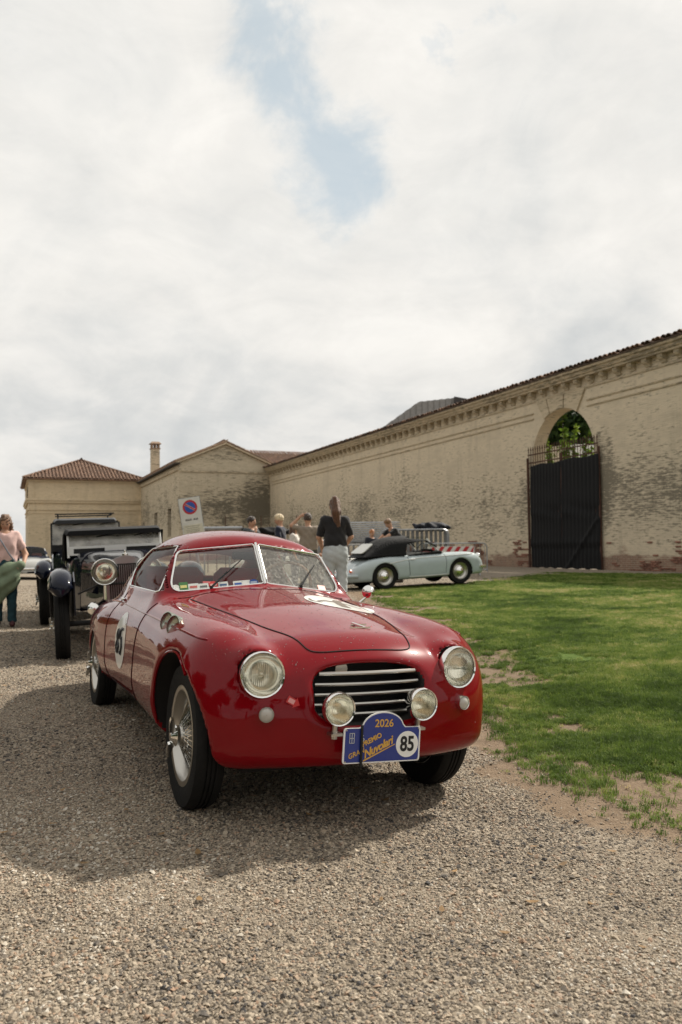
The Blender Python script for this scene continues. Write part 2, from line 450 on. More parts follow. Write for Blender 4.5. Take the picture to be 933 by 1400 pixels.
def sheet(name, mats, dz, mask=None, attrs=None):
    nx, ny = GX.shape
    V = np.stack([GX, GY, height(GX, GY) + (dz(GX, GY) if callable(dz) else dz)], -1).reshape(-1, 3)
    i, j = np.meshgrid(np.arange(nx - 1), np.arange(ny - 1), indexing='ij')
    q = np.stack([i * ny + j, (i + 1) * ny + j, (i + 1) * ny + j + 1, i * ny + j + 1], -1).reshape(-1, 4)
    if mask is not None:
        c = V[q].mean(1); q = q[mask(c[:, 0], c[:, 1])]
        u, inv = np.unique(q, return_inverse=True); V = V[u]; q = inv.reshape(q.shape)
    o = mesh_np(name, V, q, mats)
    for k, fn in (attrs or {}).items():
        a = o.data.attributes.new(k, 'FLOAT', 'POINT'); a.data.foreach_set('value', fn(V[:, 0], V[:, 1]).astype(np.float32))
    return o
def sstep(v, a, b):
    t = np.clip((v - a) / (b - a), 0, 1); return t * t * (3 - 2 * t)
def dirt_mask(x, y):
    d = in_lawn(x, y)                                # >0 outside
    n = .12 * np.sin(x * 5 + y * 3) * np.sin(y * 4 - x * 2) + .08 * np.sin(y * 11 + x * 3)
    wid = .42 + .25 * np.exp(-((y - 3.6) / 1.4) ** 2)
    return (1 - sstep(d + n, wid * .55, wid)) * (y < 19)
def gravel_mat():
    m = bpy.data.materials.new('gravel'); m.use_nodes = True; t = NT(m.node_tree); b = t.n['Principled BSDF']
    tc = t.new('ShaderNodeTexCoord').outputs['Object']
    vo = t.new('ShaderNodeTexVoronoi'); vo.inputs['Scale'].default_value = 95; t.link(tc, vo.inputs['Vector'])
    sp = t.new('ShaderNodeSeparateColor'); t.link(vo.outputs['Color'], sp.inputs[0])
    stone = t.ramp(sp.outputs[0], [(0, (0.069, 0.058, 0.047)), (.2, (0.138, 0.114, 0.088)), (.5, (0.237, 0.196, 0.148)), (.8, (0.318, 0.268, 0.206)), (1, (0.413, 0.361, 0.292))])
    big = t.noise(tc, 1.1, 5, .6); mid = t.noise(tc, 9, 5, .65)
    stone = t.mix(t.math('MULTIPLY', t.smooth(big, .35, .7), .45), stone, (0.267, 0.219, 0.159))
    stone = t.mix(t.math('MULTIPLY', t.smooth(mid, .45, .75), .35), stone, (0.146, 0.116, 0.086))
    at = t.new('ShaderNodeAttribute'); at.attribute_name = 'dirt'
    soil = t.ramp(t.noise(tc, 14, 7, .7), [(.25, (.10, .066, .04)), (.55, (.19, .132, .084)), (.8, (.28, .208, .14))])
    edge = t.math('ADD', at.outputs['Fac'], t.math('MULTIPLY', t.math('SUBTRACT', t.noise(tc, 22, 6, .7), .5), .9))
    fac = t.smooth(edge, .35, .75)
    col = t.mix(t.math('MULTIPLY', fac, .85), stone, soil)
    t.link(col, b.inputs['Base Color']); b.inputs['Roughness'].default_value = .95; b.inputs['Specular IOR Level'].default_value = .2
    bn = t.new('ShaderNodeBump'); bn.inputs['Strength'].default_value = .8; bn.inputs['Distance'].default_value = .006
    hgt = t.math('ADD', t.math('MULTIPLY', vo.outputs['Distance'], -1.2), t.math('MULTIPLY', t.noise(tc, 260, 3, .6), .8))
    t.link(hgt, bn.inputs['Height']); t.link(bn.outputs[0], b.inputs['Normal'])
    return m
def lawn_mat():
    m = bpy.data.materials.new('lawn_soil'); m.use_nodes = True; t = NT(m.node_tree); b = t.n['Principled BSDF']
    tc = t.new('ShaderNodeTexCoord').outputs['Object']
    n = t.noise(tc, 1.0, 6, .65, .3); f = t.noise(tc, 26, 6, .7)
    g = t.ramp(f, [(.25, (.045, .075, .014)), (.55, (.09, .14, .03)), (.8, (.15, .19, .05))])
    s = t.ramp(f, [(.25, (.10, .07, .042)), (.55, (.19, .137, .086)), (.8, (.28, .21, .14))])
    at = t.new('ShaderNodeAttribute'); at.attribute_name = 'bare'
    k = t.smooth(t.math('ADD', at.outputs['Fac'], t.math('MULTIPLY', t.math('SUBTRACT', n, .5), 1.5)), .35, .8)
    t.link(t.mix(k, g, s), b.inputs['Base Color']); b.inputs['Roughness'].default_value = 1; b.inputs['Specular IOR Level'].default_value = .1
    bn = t.new('ShaderNodeBump'); bn.inputs['Strength'].default_value = 1; bn.inputs['Distance'].default_value = .02
    t.link(f, bn.inputs['Height']); t.link(bn.outputs[0], b.inputs['Normal'])
    return m
tag(sheet('ground', gravel_mat(), 0, attrs={'dirt': dirt_mask}), kind='structure')
def bare(x, y):
    d = -in_lawn(x, y)
    return 1.0 * (1 - sstep(d, .25, 1.3)) + .18
tag(sheet('lawn', lawn_mat(), lambda x, y: .006 - .016 * sstep(in_lawn(x, y), -.70, -.42), mask=lambda x, y: in_lawn(x, y) < -.30, attrs={'bare': bare}), kind='structure')

def scatter(name, mats, protos, P, rot, scl, tint, which):
    """one object: prototype faces (flag k+1) and loose points; nodes put prototype k on every point of kind k"""
    V = []; Fq = []; flag = []; off = 0; mi = []
    for k, (pv, pf) in enumerate(protos):
        V.append(pv); Fq += [tuple(off + i for i in f) for f in pf]; flag += [k + 1] * len(pv); off += len(pv)
    n0 = off; V = np.concatenate(V + [P])
    me = bpy.data.meshes.new(name); me.from_pydata(V.tolist(), [], Fq)
    me.materials.append(mats)
    def attr(nm, typ, fullv, key):
        a = me.attributes.new(nm, typ, 'POINT'); a.data.foreach_set(key, np.ascontiguousarray(fullv).ravel())
    attr('flag', 'INT', np.concatenate([np.array(flag), -(which + 1)]).astype(np.int32), 'value')
    z = np.zeros((n0, 3), np.float32)
    attr('rotv', 'FLOAT_VECTOR', np.concatenate([z, rot]).astype(np.float32), 'vector')
    attr('sclv', 'FLOAT_VECTOR', np.concatenate([z, scl]).astype(np.float32), 'vector')
    attr('tint', 'FLOAT', np.concatenate([z[:, 0], tint]).astype(np.float32), 'value')
    o = bpy.data.objects.new(name, me); COL.objects.link(o)
    ng = bpy.data.node_groups.new(name + '_scatter', 'GeometryNodeTree')
    ng.interface.new_socket('Geometry', in_out='INPUT', socket_type='NodeSocketGeometry'); ng.interface.new_socket('Geometry', in_out='OUTPUT', socket_type='NodeSocketGeometry')
    N = ng.nodes; L = ng.links; gi = N.new('NodeGroupInput'); go = N.new('NodeGroupOutput'); jn = N.new('GeometryNodeJoinGeometry')
    def named(nm, typ):
        a = N.new('GeometryNodeInputNamedAttribute'); a.data_type = typ; a.inputs[0].default_value = nm; return a.outputs['Attribute']
    def sep(val):
        c = N.new('FunctionNodeCompare'); c.data_type = 'INT'; c.operation = 'EQUAL'
        L.new(named('flag', 'INT'), c.inputs[2]); c.inputs[3].default_value = val
        s = N.new('GeometryNodeSeparateGeometry'); s.domain = 'POINT'; L.new(gi.outputs[0], s.inputs[0]); L.new(c.outputs[0], s.inputs[1]); return s.outputs[0]
    for k in range(len(protos)):
        ip = N.new('GeometryNodeInstanceOnPoints'); L.new(sep(-(k + 1)), ip.inputs['Points']); L.new(sep(k + 1), ip.inputs['Instance'])
        e2r = N.new('FunctionNodeEulerToRotation'); L.new(named('rotv', 'FLOAT_VECTOR'), e2r.inputs[0]); L.new(e2r.outputs[0], ip.inputs['Rotation'])
        L.new(named('sclv', 'FLOAT_VECTOR'), ip.inputs['Scale']); L.new(ip.outputs[0], jn.inputs[0])
    L.new(jn.outputs[0], go.inputs[0])
    md = o.modifiers.new('scatter', 'NODES'); md.node_group = ng
    return tag(o, kind='stuff')
def tint_mat(name, stops, rough=.9, spec=.2, attr='INSTANCER', trans=0.0):
    m = bpy.data.materials.new(name); m.use_nodes = True; t = NT(m.node_tree); b = t.n['Principled BSDF']
    a = t.new('ShaderNodeAttribute'); a.attribute_type = attr; a.attribute_name = 'tint'
    c = t.ramp(a.outputs['Fac'], stops)
    t.link(c, b.inputs['Base Color']); b.inputs['Roughness'].default_value = rough; b.inputs['Specular IOR Level'].default_value = spec
    if trans:
        tr = t.new('ShaderNodeBsdfTranslucent'); t.link(c, tr.inputs[0]); mx = t.new('ShaderNodeMixShader'); mx.inputs[0].default_value = trans
        o = t.n['Material Output']; t.link(b.outputs[0], mx.inputs[1]); t.link(tr.outputs[0], mx.inputs[2]); t.link(mx.outputs[0], o.inputs[0])
    return m
def vnoise(x, y, s, seed=0):
    """cheap value noise"""
    r = np.random.default_rng(seed); T = r.random((64, 64)); u, v = x * s, y * s; i, j = np.floor(u).astype(int), np.floor(v).astype(int)
    fu, fv = u - i, v - j; fu, fv = fu * fu * (3 - 2 * fu), fv * fv * (3 - 2 * fv)
    g = lambda a, b: T[a % 64, b % 64]
    return (g(i, j) * (1 - fu) + g(i + 1, j) * fu) * (1 - fv) + (g(i, j + 1) * (1 - fu) + g(i + 1, j + 1) * fu) * fv
# ---- gravel stones
def pebble(seed):
    r = np.random.default_rng(seed); bm = [(0, 0, 1), (0, 0, -1)] + [(math.cos(a), math.sin(a), 0) for a in np.arange(6) * PI / 3]
    v = np.array(bm) * (1 + r.uniform(-.28, .22, (8, 1))); v[2:, 2] += r.uniform(-.35, .35, 6)
    f = [(0, 2 + i, 2 + (i + 1) % 6) for i in range(6)] + [(1, 2 + (i + 1) % 6, 2 + i) for i in range(6)]
    return v, f
def pebbles():
    out = []
    for (y0, y1, n, s0) in ((1.5, 2.6, 52000, .0043), (2.6, 4.2, 90000, .0047), (4.2, 7.0, 95000, .0057), (7.0, 11.0, 60000, .0085), (10.0, 16.0, 40000, .011), (15, 26, 26000, .014)):
        y = np.sqrt(rng.uniform(y0 ** 2, y1 ** 2, n)); x = rng.uniform(-.50, .50, n) * y
        out.append(np.stack([x, y, np.full(n, s0)], 1))
    P = np.concatenate(out); d = in_lawn(P[:, 0], P[:, 1]); dm = dirt_mask(P[:, 0], P[:, 1])
    clump = .5 + .5 * np.sin(P[:, 0] * 3.1 + 2 * np.sin(P[:, 1] * 1.3)) * np.sin(P[:, 1] * 2.7 + P[:, 0])
    trk = np.abs(P[:, 0] - (.62 + .18 * (P[:, 1] - 2.6) ** 2 * -.5 + .0)); rut = np.exp(-((P[:, 0] - (1.02 - .34 * (P[:, 1] - 1.9))) / .10) ** 2) * (P[:, 1] < 3.6)
    keep = (d > .02) & (rng.random(len(P)) > dm * .90) & (rng.random(len(P)) > rut * .45) & (rng.random(len(P)) < .72 + .28 * clump); P = P[keep]; n = len(P)
    s = P[:, 2] * (.72 + .45 * vnoise(P[:, 0] + 5, P[:, 1], 1.1, 33)) * np.exp(rng.normal(0, .36, n)); s = np.clip(s, .002, .014)
    z = height(P[:, 0], P[:, 1]) + s * .25
    V = np.stack([P[:, 0], P[:, 1], z], 1)
    rot = np.stack([rng.uniform(-.5, .5, n), rng.uniform(-.5, .5, n), rng.uniform(0, 6.28, n)], 1)
    sc = np.stack([s * rng.uniform(.8, 1.4, n), s * rng.uniform(.7, 1.1, n), s * rng.uniform(.5, .85, n)], 1)
    stops = [(0, (0.052, 0.048, 0.047)), (.12, (0.112, 0.095, 0.077)), (.3, (0.198, 0.163, 0.125)), (.5, (0.310, 0.254, 0.189)), (.68, (0.396, 0.331, 0.249)), (.80, (0.292, 0.189, 0.125)), (.88, (0.413, 0.361, 0.288)), (1, (0.533, 0.490, 0.421))]
    scatter('gravel', tint_mat('stone', stops, .8, .35), [pebble(k) for k in range(4)], V, rot, sc, np.clip(rng.beta(1.6, 1.6, n) + .34 * (vnoise(P[:, 0] + 9, P[:, 1], .9, 31) - .5) + .22 * (vnoise(P[:, 0] + 9, P[:, 1], 3.5, 32) - .5), 0, 1), rng.integers(0, 4, n))
pebbles()
# ---- grass
def tuft(seed, nb=16, hgt=.034, spread=.036):
    r = np.random.default_rng(seed); V = []; Fc = []
    for i in range(nb):
        a = r.uniform(0, 6.28); rad = r.uniform(0, spread); x, y = rad * math.cos(a), rad * math.sin(a)
        b = r.uniform(0, 6.28); ln = hgt * r.uniform(.5, 1.15); out = ln * r.uniform(.2, .95); w = .0017
        dx, dy = math.cos(b), math.sin(b); k = len(V)
        V += [(x - dy * w, y + dx * w, -.004), (x + dy * w, y - dx * w, -.004), (x + dx * out * .4 + dy * w, y + dy * out * .4 - dx * w, ln * .6), (x + dx * out * .4 - dy * w, y + dy * out * .4 + dx * w, ln * .6), (x + dx * out, y + dy * out, ln * r.uniform(.75, 1))]
        Fc += [(k, k + 1, k + 2, k + 3), (k + 3, k + 2, k + 4)]
    return np.array(V), Fc
def grass():
    out = []
    for (y0, y1, n, s) in ((2.6, 5, 42000, .85), (5, 8, 60000, .9), (8, 13, 46000, 1.05), (13, 20, 44000, 1.35), (20, 28.5, 30000, 1.7)):
        y = np.sqrt(rng.uniform(y0 ** 2, y1 ** 2, n)); x = rng.uniform(.0, .60, n) * y + .2
        out.append(np.stack([x, y, np.full(n, s)], 1))
    P = np.concatenate(out); d = -in_lawn(P[:, 0], P[:, 1]) + .20 * sstep(-P[:, 1], -7, -4)
    pn = .55 * vnoise(P[:, 0], P[:, 1], 1.3, 3) + .3 * vnoise(P[:, 0], P[:, 1], 4.1, 4) + .15 * vnoise(P[:, 0], P[:, 1], 11, 5)
    edge = sstep(d, -.32, .75) 
    keep = (d > -.32) & (rng.random(len(P)) < np.clip(edge * 1.15 - .04, 0, 1) ** 1.5 * sstep(pn + .20 * sstep(d, .3, 1.5), .34, .60) + .03 * (d > 0)); P = P[keep]; pn = pn[keep]; n = len(P)
    z = height(P[:, 0], P[:, 1]) + .006
    V = np.stack([P[:, 0], P[:, 1], z], 1); rot = np.stack([rng.uniform(-.15, .15, n), rng.uniform(-.15, .15, n), rng.uniform(0, 6.28, n)], 1)
    h = np.exp(rng.normal(0, .28, n)) * (.45 + .8 * pn) * (.6 + .4 * edge[keep]); sc = np.stack([P[:, 2] * rng.uniform(.8, 1.3, n), P[:, 2] * rng.uniform(.8, 1.3, n), h * (.65 + .35 * P[:, 2])], 1)
    dry = vnoise(P[:, 0], P[:, 1], .7, 9) * .35 + vnoise(P[:, 0], P[:, 1], 2.3, 10) * .35 + vnoise(P[:, 0], P[:, 1], 7.1, 12) * .3
    tn = np.clip(.47 + (dry - .5) * 1.25 + (.5 - pn) * .6 + rng.normal(0, .15, n), 0, 1)
    stops = [(0, (.05, .085, .016)), (.3, (.10, .16, .028)), (.55, (.18, .25, .050)), (.75, (.29, .32, .09)), (.9, (.43, .38, .16)), (1, (.52, .43, .23))]
    scatter('grass', tint_mat('grass_blade', stops, .75, .25, trans=.35), [tuft(k) for k in range(5)], V, rot, sc, tn, rng.integers(0, 5, n))
grass()

def fallen_leaves(n=260):
    y = rng.uniform(2.2, 15, n); x = rng.uniform(-.45, .5, n) * y; V = []; F_ = []
    for i in range(n):
        s = rng.uniform(.010, .024); a = rng.uniform(0, 6.28); z = float(height(x[i], y[i])) + .012; k = len(V); c_, s_ = math.cos(a), math.sin(a)
        for (u, v, w) in ((-1, 0, .2), (-.2, .5, .0), (.7, .35, .25), (1.1, 0, .5), (.6, -.4, .2), (-.3, -.5, .05)): V.append((x[i] + s * (u * c_ - v * s_), y[i] + s * (u * s_ + v * c_), z + w * s * .6))
        F_.append((k, k + 1, k + 2, k + 3, k + 4, k + 5))
    b = MB(); b.add(V, F_); tag(b.build('fallen_leaves', mat('dry_leaf', (.20, .12, .05), .8, var=.5, vscale=2)), kind='stuff')
fallen_leaves()
# ================================================================== buildings
def plaster(name, base=(.64, .545, .40), mould=.9, brick=True, zmid=3.3, zw=2.4, seed=0.0, stains=()):
    m = bpy.data.materials.new(name); m.use_nodes = True; t = NT(m.node_tree); b = t.n['Principled BSDF']
    tc = t.new('ShaderNodeTexCoord').outputs['Object']
    mp = t.new('ShaderNodeMapping'); t.link(tc, mp.inputs[0]); mp.inputs['Location'].default_value = (seed, seed * .7, 0)
    V = mp.outputs[0]
    st = t.new('ShaderNodeMapping'); t.link(V, st.inputs[0]); st.inputs['Scale'].default_value = (.45, .45, 1.9)
    H = st.outputs[0]                                   # stretched along the courses
    vt = t.new('ShaderNodeMapping'); t.link(V, vt.inputs[0]); vt.inputs['Scale'].default_value = (1.6, 1.6, .22)
    sep = t.new('ShaderNodeSeparateXYZ'); t.link(tc, sep.inputs[0]); z = sep.outputs[2]
    big = t.noise(V, .33, 5, .6); med = t.noise(H, 1.3, 6, .65); fin = t.noise(H, 6.5, 6, .7); run = t.noise(vt.outputs[0], 1.1, 5, .6)
    lo = tuple(c * .80 for c in base); hi = tuple(min(1, c * 1.13) for c in base)
    c = t.ramp(t.math('ADD', t.math('MULTIPLY', big, .5), t.math('MULTIPLY', med, .5)), [(.35, lo), (.5, base), (.66, hi)])
    c = t.mix(t.math('MULTIPLY', t.smooth(run, .5, .72), .35), c, tuple(k * .62 for k in base))
    # courses ghosting through the thin render
    br = t.new('ShaderNodeTexBrick'); br.inputs['Scale'].default_value = 1.0; br.inputs['Brick Width'].default_value = .27; br.inputs['Row Height'].default_value = .078
    br.inputs['Mortar Size'].default_value = .012; br.inputs['Mortar Smooth'].default_value = .4
    cb = t.new('ShaderNodeCombineXYZ'); t.link(t.math('ADD', sep.outputs[0], sep.outputs[1]), cb.inputs[0]); t.link(z, cb.inputs[1]); t.link(cb.outputs[0], br.inputs['Vector'])
    joint = br.outputs['Fac']
    # mould: a horizontal belt of dark speckle, heavier where the large noise says so
    belt = t.math('SUBTRACT', 1.0, t.math('MULTIPLY', t.math('ABSOLUTE', t.math('SUBTRACT', z, zmid)), 1.0 / zw), clamp=True)
    amt = t.math('ADD', t.math('MULTIPLY', belt, .24), t.math('MULTIPLY', t.math('SUBTRACT', big, .5), .9))
    sp = t.math('ADD', t.math('MULTIPLY', fin, .78), t.math('ADD', t.math('MULTIPLY', med, .34), t.math('MULTIPLY', amt, .36)))
    sp = t.math('SUBTRACT', sp, t.math('MULTIPLY', joint, .05))
    for (sx_, sz_, rx_, rz_, am_) in stains:
        ex = t.math('MULTIPLY', t.math('SUBTRACT', sep.outputs[0], sx_), 1 / rx_); ez = t.math('MULTIPLY', t.math('SUBTRACT', z, sz_), 1 / rz_)
        g_ = t.math('SUBTRACT', 1.0, t.math('ADD', t.math('MULTIPLY', ex, ex), t.math('MULTIPLY', ez, ez)), clamp=True); sp = t.math('ADD', sp, t.math('MULTIPLY', g_, am_))
    mk = t.math('MULTIPLY', t.smooth(sp, .620, .725), mould)
    c = t.mix(mk, c, (.085, .08, .065))
    mk2 = t.math('MULTIPLY', t.smooth(t.math('ADD', sp, -.04), .50, .66), .38 * mould)
    c = t.mix(mk2, c, (.24, .205, .145))
    # rusty specks
    c = t.mix(t.math('MULTIPLY', t.smooth(t.noise(V, 5.5, 3, .5), .70, .76), .55), c, (.20, .10, .055))
    if brick:
        low = t.math('SUBTRACT', 1.0, t.math('MULTIPLY', z, .85), clamp=True)
        bk = t.smooth(t.math('ADD', low, t.math('MULTIPLY', t.math('SUBTRACT', med, .5), 1.8)), .30, .62)
        bc = t.ramp(t.noise(V, 3.5, 5, .7), [(.3, (.10, .07, .05)), (.5, (.21, .10, .07)), (.7, (.26, .17, .115))])
        bc = t.mix(t.math('MULTIPLY', joint, .8), bc, (.30, .26, .20))
        c = t.mix(t.math('MULTIPLY', bk, .85), c, bc)
    t.link(c, b.inputs['Base Color']); b.inputs['Roughness'].default_value = .95; b.inputs['Specular IOR Level'].default_value = .15
    bn = t.new('ShaderNodeBump'); bn.inputs['Strength'].default_value = .55; bn.inputs['Distance'].default_value = .04
    t.link(t.math('SUBTRACT', t.math('ADD', fin, t.math('MULTIPLY', mk, -.4)), t.math('MULTIPLY', joint, .25)), bn.inputs['Height']); t.link(bn.outputs[0], b.inputs['Normal'])
    return m
M_wall = plaster('plaster_wall', mould=.78, zmid=3.0, zw=3.0, stains=((.15, 3.6, .75, 2.4, .15), (2.6, 2.8, 3.6, 2.0, .035), (-5.1, 2.6, .6, 2.0, .06), (-30, 3.4, 16, 2.0, .05), (6, 2.6, 5, 1.6, .06)))
M_gab = plaster('plaster_gable', base=(.57, .49, .36), mould=.95, zmid=5.0, zw=4, seed=31.0, stains=((7.2, 5.0, 2.2, 3.2, .16), (4.0, 9.2, 3.5, .9, .10), (3.5, 4.2, 5, 2.0, .05)))
M_pal = plaster('plaster_pale', base=(.63, .52, .36), mould=.5, brick=False, seed=55.0)
M_trim = plaster('plaster_trim', base=(.57, .475, .335), mould=.6, brick=False, zmid=7.8, zw=3, seed=12.0)
def tile_mat():
    m = bpy.data.materials.new('terracotta'); m.use_nodes = True; t = NT(m.node_tree); b = t.n['Principled BSDF']
    tc = t.new('ShaderNodeTexCoord').outputs['Object']; oi = t.new('ShaderNodeObjectInfo')
    n = t.noise(tc, 2.7, 5, .75); n2 = t.noise(tc, 11, 4, .6)
    v = t.math('ADD', t.math('MULTIPLY', n, .7), t.math('MULTIPLY', oi.outputs['Random'], .3))
    c = t.ramp(v, [(.3, (.045, .034, .027)), (.45, (.13, .075, .05)), (.58, (.26, .145, .09)), (.72, (.36, .245, .165))])
    c = t.mix(t.math('MULTIPLY', t.smooth(n2, .48, .66), .65), c, (.075, .065, .05))
    t.link(c, b.inputs['Base Color']); b.inputs['Roughness'].default_value = .92
    return m
M_tile = tile_mat()
M_dark = mat('window_void', (.012, .011, .010), .9)
M_rust = mat('rusty_iron', (.075, .035, .022), .8, .2, var=.4, vscale=9, bump=.3)
WZ = 0.13
wall_rz = math.atan2(-.922, .387)
wall = thing('courtyard_wall', 'long high plastered boundary wall with corbelled cornice and arched gateway, right of the lawn', 'wall', (10.24, 31.1, WZ), wall_rz)
XA, XB, XC, RAD, SPR = -4.41, -.385, -2.4, 2.01, 4.70
TOPZ = 7.9
arch = [(XC - RAD * math.cos(a), SPR + RAD * math.sin(a)) for a in np.linspace(0, PI, 25)]
poly = [(-42.6, -.6), (XA, -.6)] + arch + [(XB, -.6), (30, -.6), (30, TOPZ), (-42.6, TOPZ)]
MB().prism(poly, (0, 0, 0), (1, 0, 0), (0, 0, 1), (0, .63, 0)).build('wall_face', M_wall, wall)
c = MB(); prof = [(0, 7.28), (-.05, 7.28), (-.07, 7.36), (-.05, 7.39), (0, 7.39)]
c.prism([(p[0], p[1]) for p in prof], (-42.6, 0, 0), (0, 1, 0), (0, 0, 1), (72.6, 0, 0)); c.build('string_course', M_trim, wall)
c = MB(); prof = [(0.003, 7.70), (-.34, 7.70), (-.36, 7.77), (-.43, 7.80), (-.46, 7.89), (-.55, 7.93), (-.58, 8.01), (.5, 8.01), (.5, 7.8)]
c.prism(prof, (-42.6, 0, 0), (0, 1, 0), (0, 0, 1), (72.6, 0, 0)); c.build('cornice', M_trim, wall)
# corbels
cb = MB(); cb.prism([(0, 7.70), (0, 7.40), (-.08, 7.42), (-.11, 7.49), (-.20, 7.53), (-.26, 7.60), (-.26, 7.70)], (-.12, 0, 0), (0, 1, 0), (0, 0, 1), (.24, 0, 0))
c0 = cb.build('corbel', M_trim, wall); xs = np.arange(-42.2, 9.0, .76); c0.location = (float(xs[0]), -.001, 0)
for x in xs[1:]: inst(c0, wall, (float(x), -.001, 0))
# frieze mouldings either side of the archway
for x0, x1 in ((-42.0, -4.25), (-.75, 29.5)):
    m_ = MB()
    for zz in (6.52, 6.76): m_.prism([(0, zz), (-.045, zz + .01), (-.06, zz + .05), (-.02, zz + .075), (0, zz + .075)], (x0, 0, 0), (0, 1, 0), (0, 0, 1), (x1 - x0, 0, 0))
    m_.build('panel_moulding', M_trim, wall)
# voussoirs fanning out from the crown
for k in range(5):
    a0, a1 = math.radians(58 + k * 12.8 + .35), math.radians(58 + (k + 1) * 12.8 - .35)
    def P(a, r): return (XC - r * math.cos(a), SPR + r * math.sin(a))
    top = 7.27
    def Q(a): r = (top - SPR) / math.sin(a); return (XC - r * math.cos(a), top)
    pl = [P(a0, 2.03), P((a0 + a1) / 2, 2.03), P(a1, 2.03), Q(a1), Q(a0)]
    MB().prism(pl, (0, 0, 0), (1, 0, 0), (0, 0, 1), (0, -.05 - .03 * (k % 2 == 0), 0)).build('voussoir', M_trim, wall)
# roof slab and one row of eave tiles with the next rows behind
MB().hexa([(-42.6, -.62, 8.02), (30, -.62, 8.02), (30, 3.4, 8.31), (-42.6, 3.4, 8.31), (-42.6, -.62, 8.07), (30, -.62, 8.07), (30, 3.4, 8.36), (-42.6, 3.4, 8.36)]).build('roof_deck', mat('roof_deck', (.10, .07, .05), .9), wall)
def half_tile(r0, r1, L, th=.018, n=5):
    b = MB(); V = []
    for s_, r in ((0, r0), (L, r1)):
        for rr in (r, r - th):
            for i in range(n + 1): a = PI * i / n; V.append((rr * math.cos(a), s_, rr * math.sin(a) * .85))
    k = n + 1; f = []
    for i in range(n):
        f += [(i, i + 1, 2 * k + i + 1, 2 * k + i), (k + i, 3 * k + i, 3 * k + i + 1, k + i + 1), (i, k + i, k + i + 1, i + 1)]
    b.add(V, f); return b
sl = math.atan2(.29, 4.02)
t0 = half_tile(.115, .09, .48).build('roof_tile', M_tile, wall, True, 50)
t0.data.name = 'roof_tile'
n = 0
for i in range(int((9.5 + 42.5) / .245)):
    x = -42.5 + i * .245
    for row in (0,):
        o = t0 if n == 0 else inst(t0, wall)
        o.location = (x + rng.uniform(-.02, .02), -.70 + rng.uniform(-.035, .035), 8.085 + rng.uniform(-.01, .012)); o.rotation_euler = (sl + rng.uniform(-.05, .05), 0, rng.uniform(-.05, .05)); n += 1
tl = MB()
for i in range(int((9.5 + 42.5) / .245)):
    for row in range(1, 8):
        x = -42.5 + i * .245; h = half_tile(.115, .09, .48, n=3); y = -.70 + row * .40 * math.cos(sl); zz = 8.085 + row * .40 * math.sin(sl) + .012
        d = (rng.uniform(-.02, .02), rng.uniform(-.03, .03), rng.uniform(-.008, .016))
        tl.add([(v[0] + x + d[0], y + v[1] * math.cos(sl) - v[2] * math.sin(sl) + d[1], zz + v[1] * math.sin(sl) + v[2] * math.cos(sl) + d[2]) for v in h.v], h.f)
tag(tl.build('roof_tiling', M_tile, wall, True, 50), kind='stuff')
# bare bricks showing along the foot of the wall
bm_ = MB(); M_brick = mat('old_brick', (.21, .10, .068), .95, var=.5, vscale=3.2, bump=.5, bscale=30)
for rw in range(16):
    z = .03 + rw * .078
    for i in range(int(46 / .265)):
        x = -34 + i * .265 + (rw % 2) * .13
        if XA - .35 < x < XB + .35: continue
        q = vnoise(np.array([x + 50.]), np.array([z]), .9, 21)[0] * .6 + vnoise(np.array([x + 50.]), np.array([z * 3]), 2.9, 22)[0] * .4
        if q > .50 + z * .20 and random.random() < .85:
            bm_.box((x, -.008 - random.random() * .012, z), (.245, .05, .062), bev=.008)
tag(bm_.build('exposed_brickwork', M_brick, wall), kind='stuff')

# ---- gate
gate = thing('arched_gateway_gate', 'tall rusty iron gate with spear tips, hung with black sheeting, in the wall archway', 'gate', (10.24, 31.1, WZ), wall_rz)
gx0, gx1, gm = -4.66, -.03, -2.34; gy = -.10
for x in (gx0, gm, gx1): MB().box((x, gy, 2.38), (.075, .06, 4.95)).build('gate_post', M_rust, gate)
for z in (4.98, 4.62, 2.6, .25):
    for a, b in ((gx0, gm), (gm, gx1)): MB().box(((a + b) / 2, gy, z), (b - a - .08, .035, .05)).build('rail', M_rust, gate)
def bar():
    b = MB(); b.cyl((0, 0, .05), (0, 0, 5.10), .014, 6); b.lathe([(.002, 5.36), (.030, 5.20), (.012, 5.13), (.024, 5.10), (.002, 5.07)], n=6); return b
b0 = bar().build('spear_bar', M_rust, gate); nb = 28
for i in range(nb):
    x = gx0 + (i + .5) * (gx1 - gx0) / nb; o = b0 if i == 0 else inst(b0, gate); o.location = (x, gy + .002, .0)
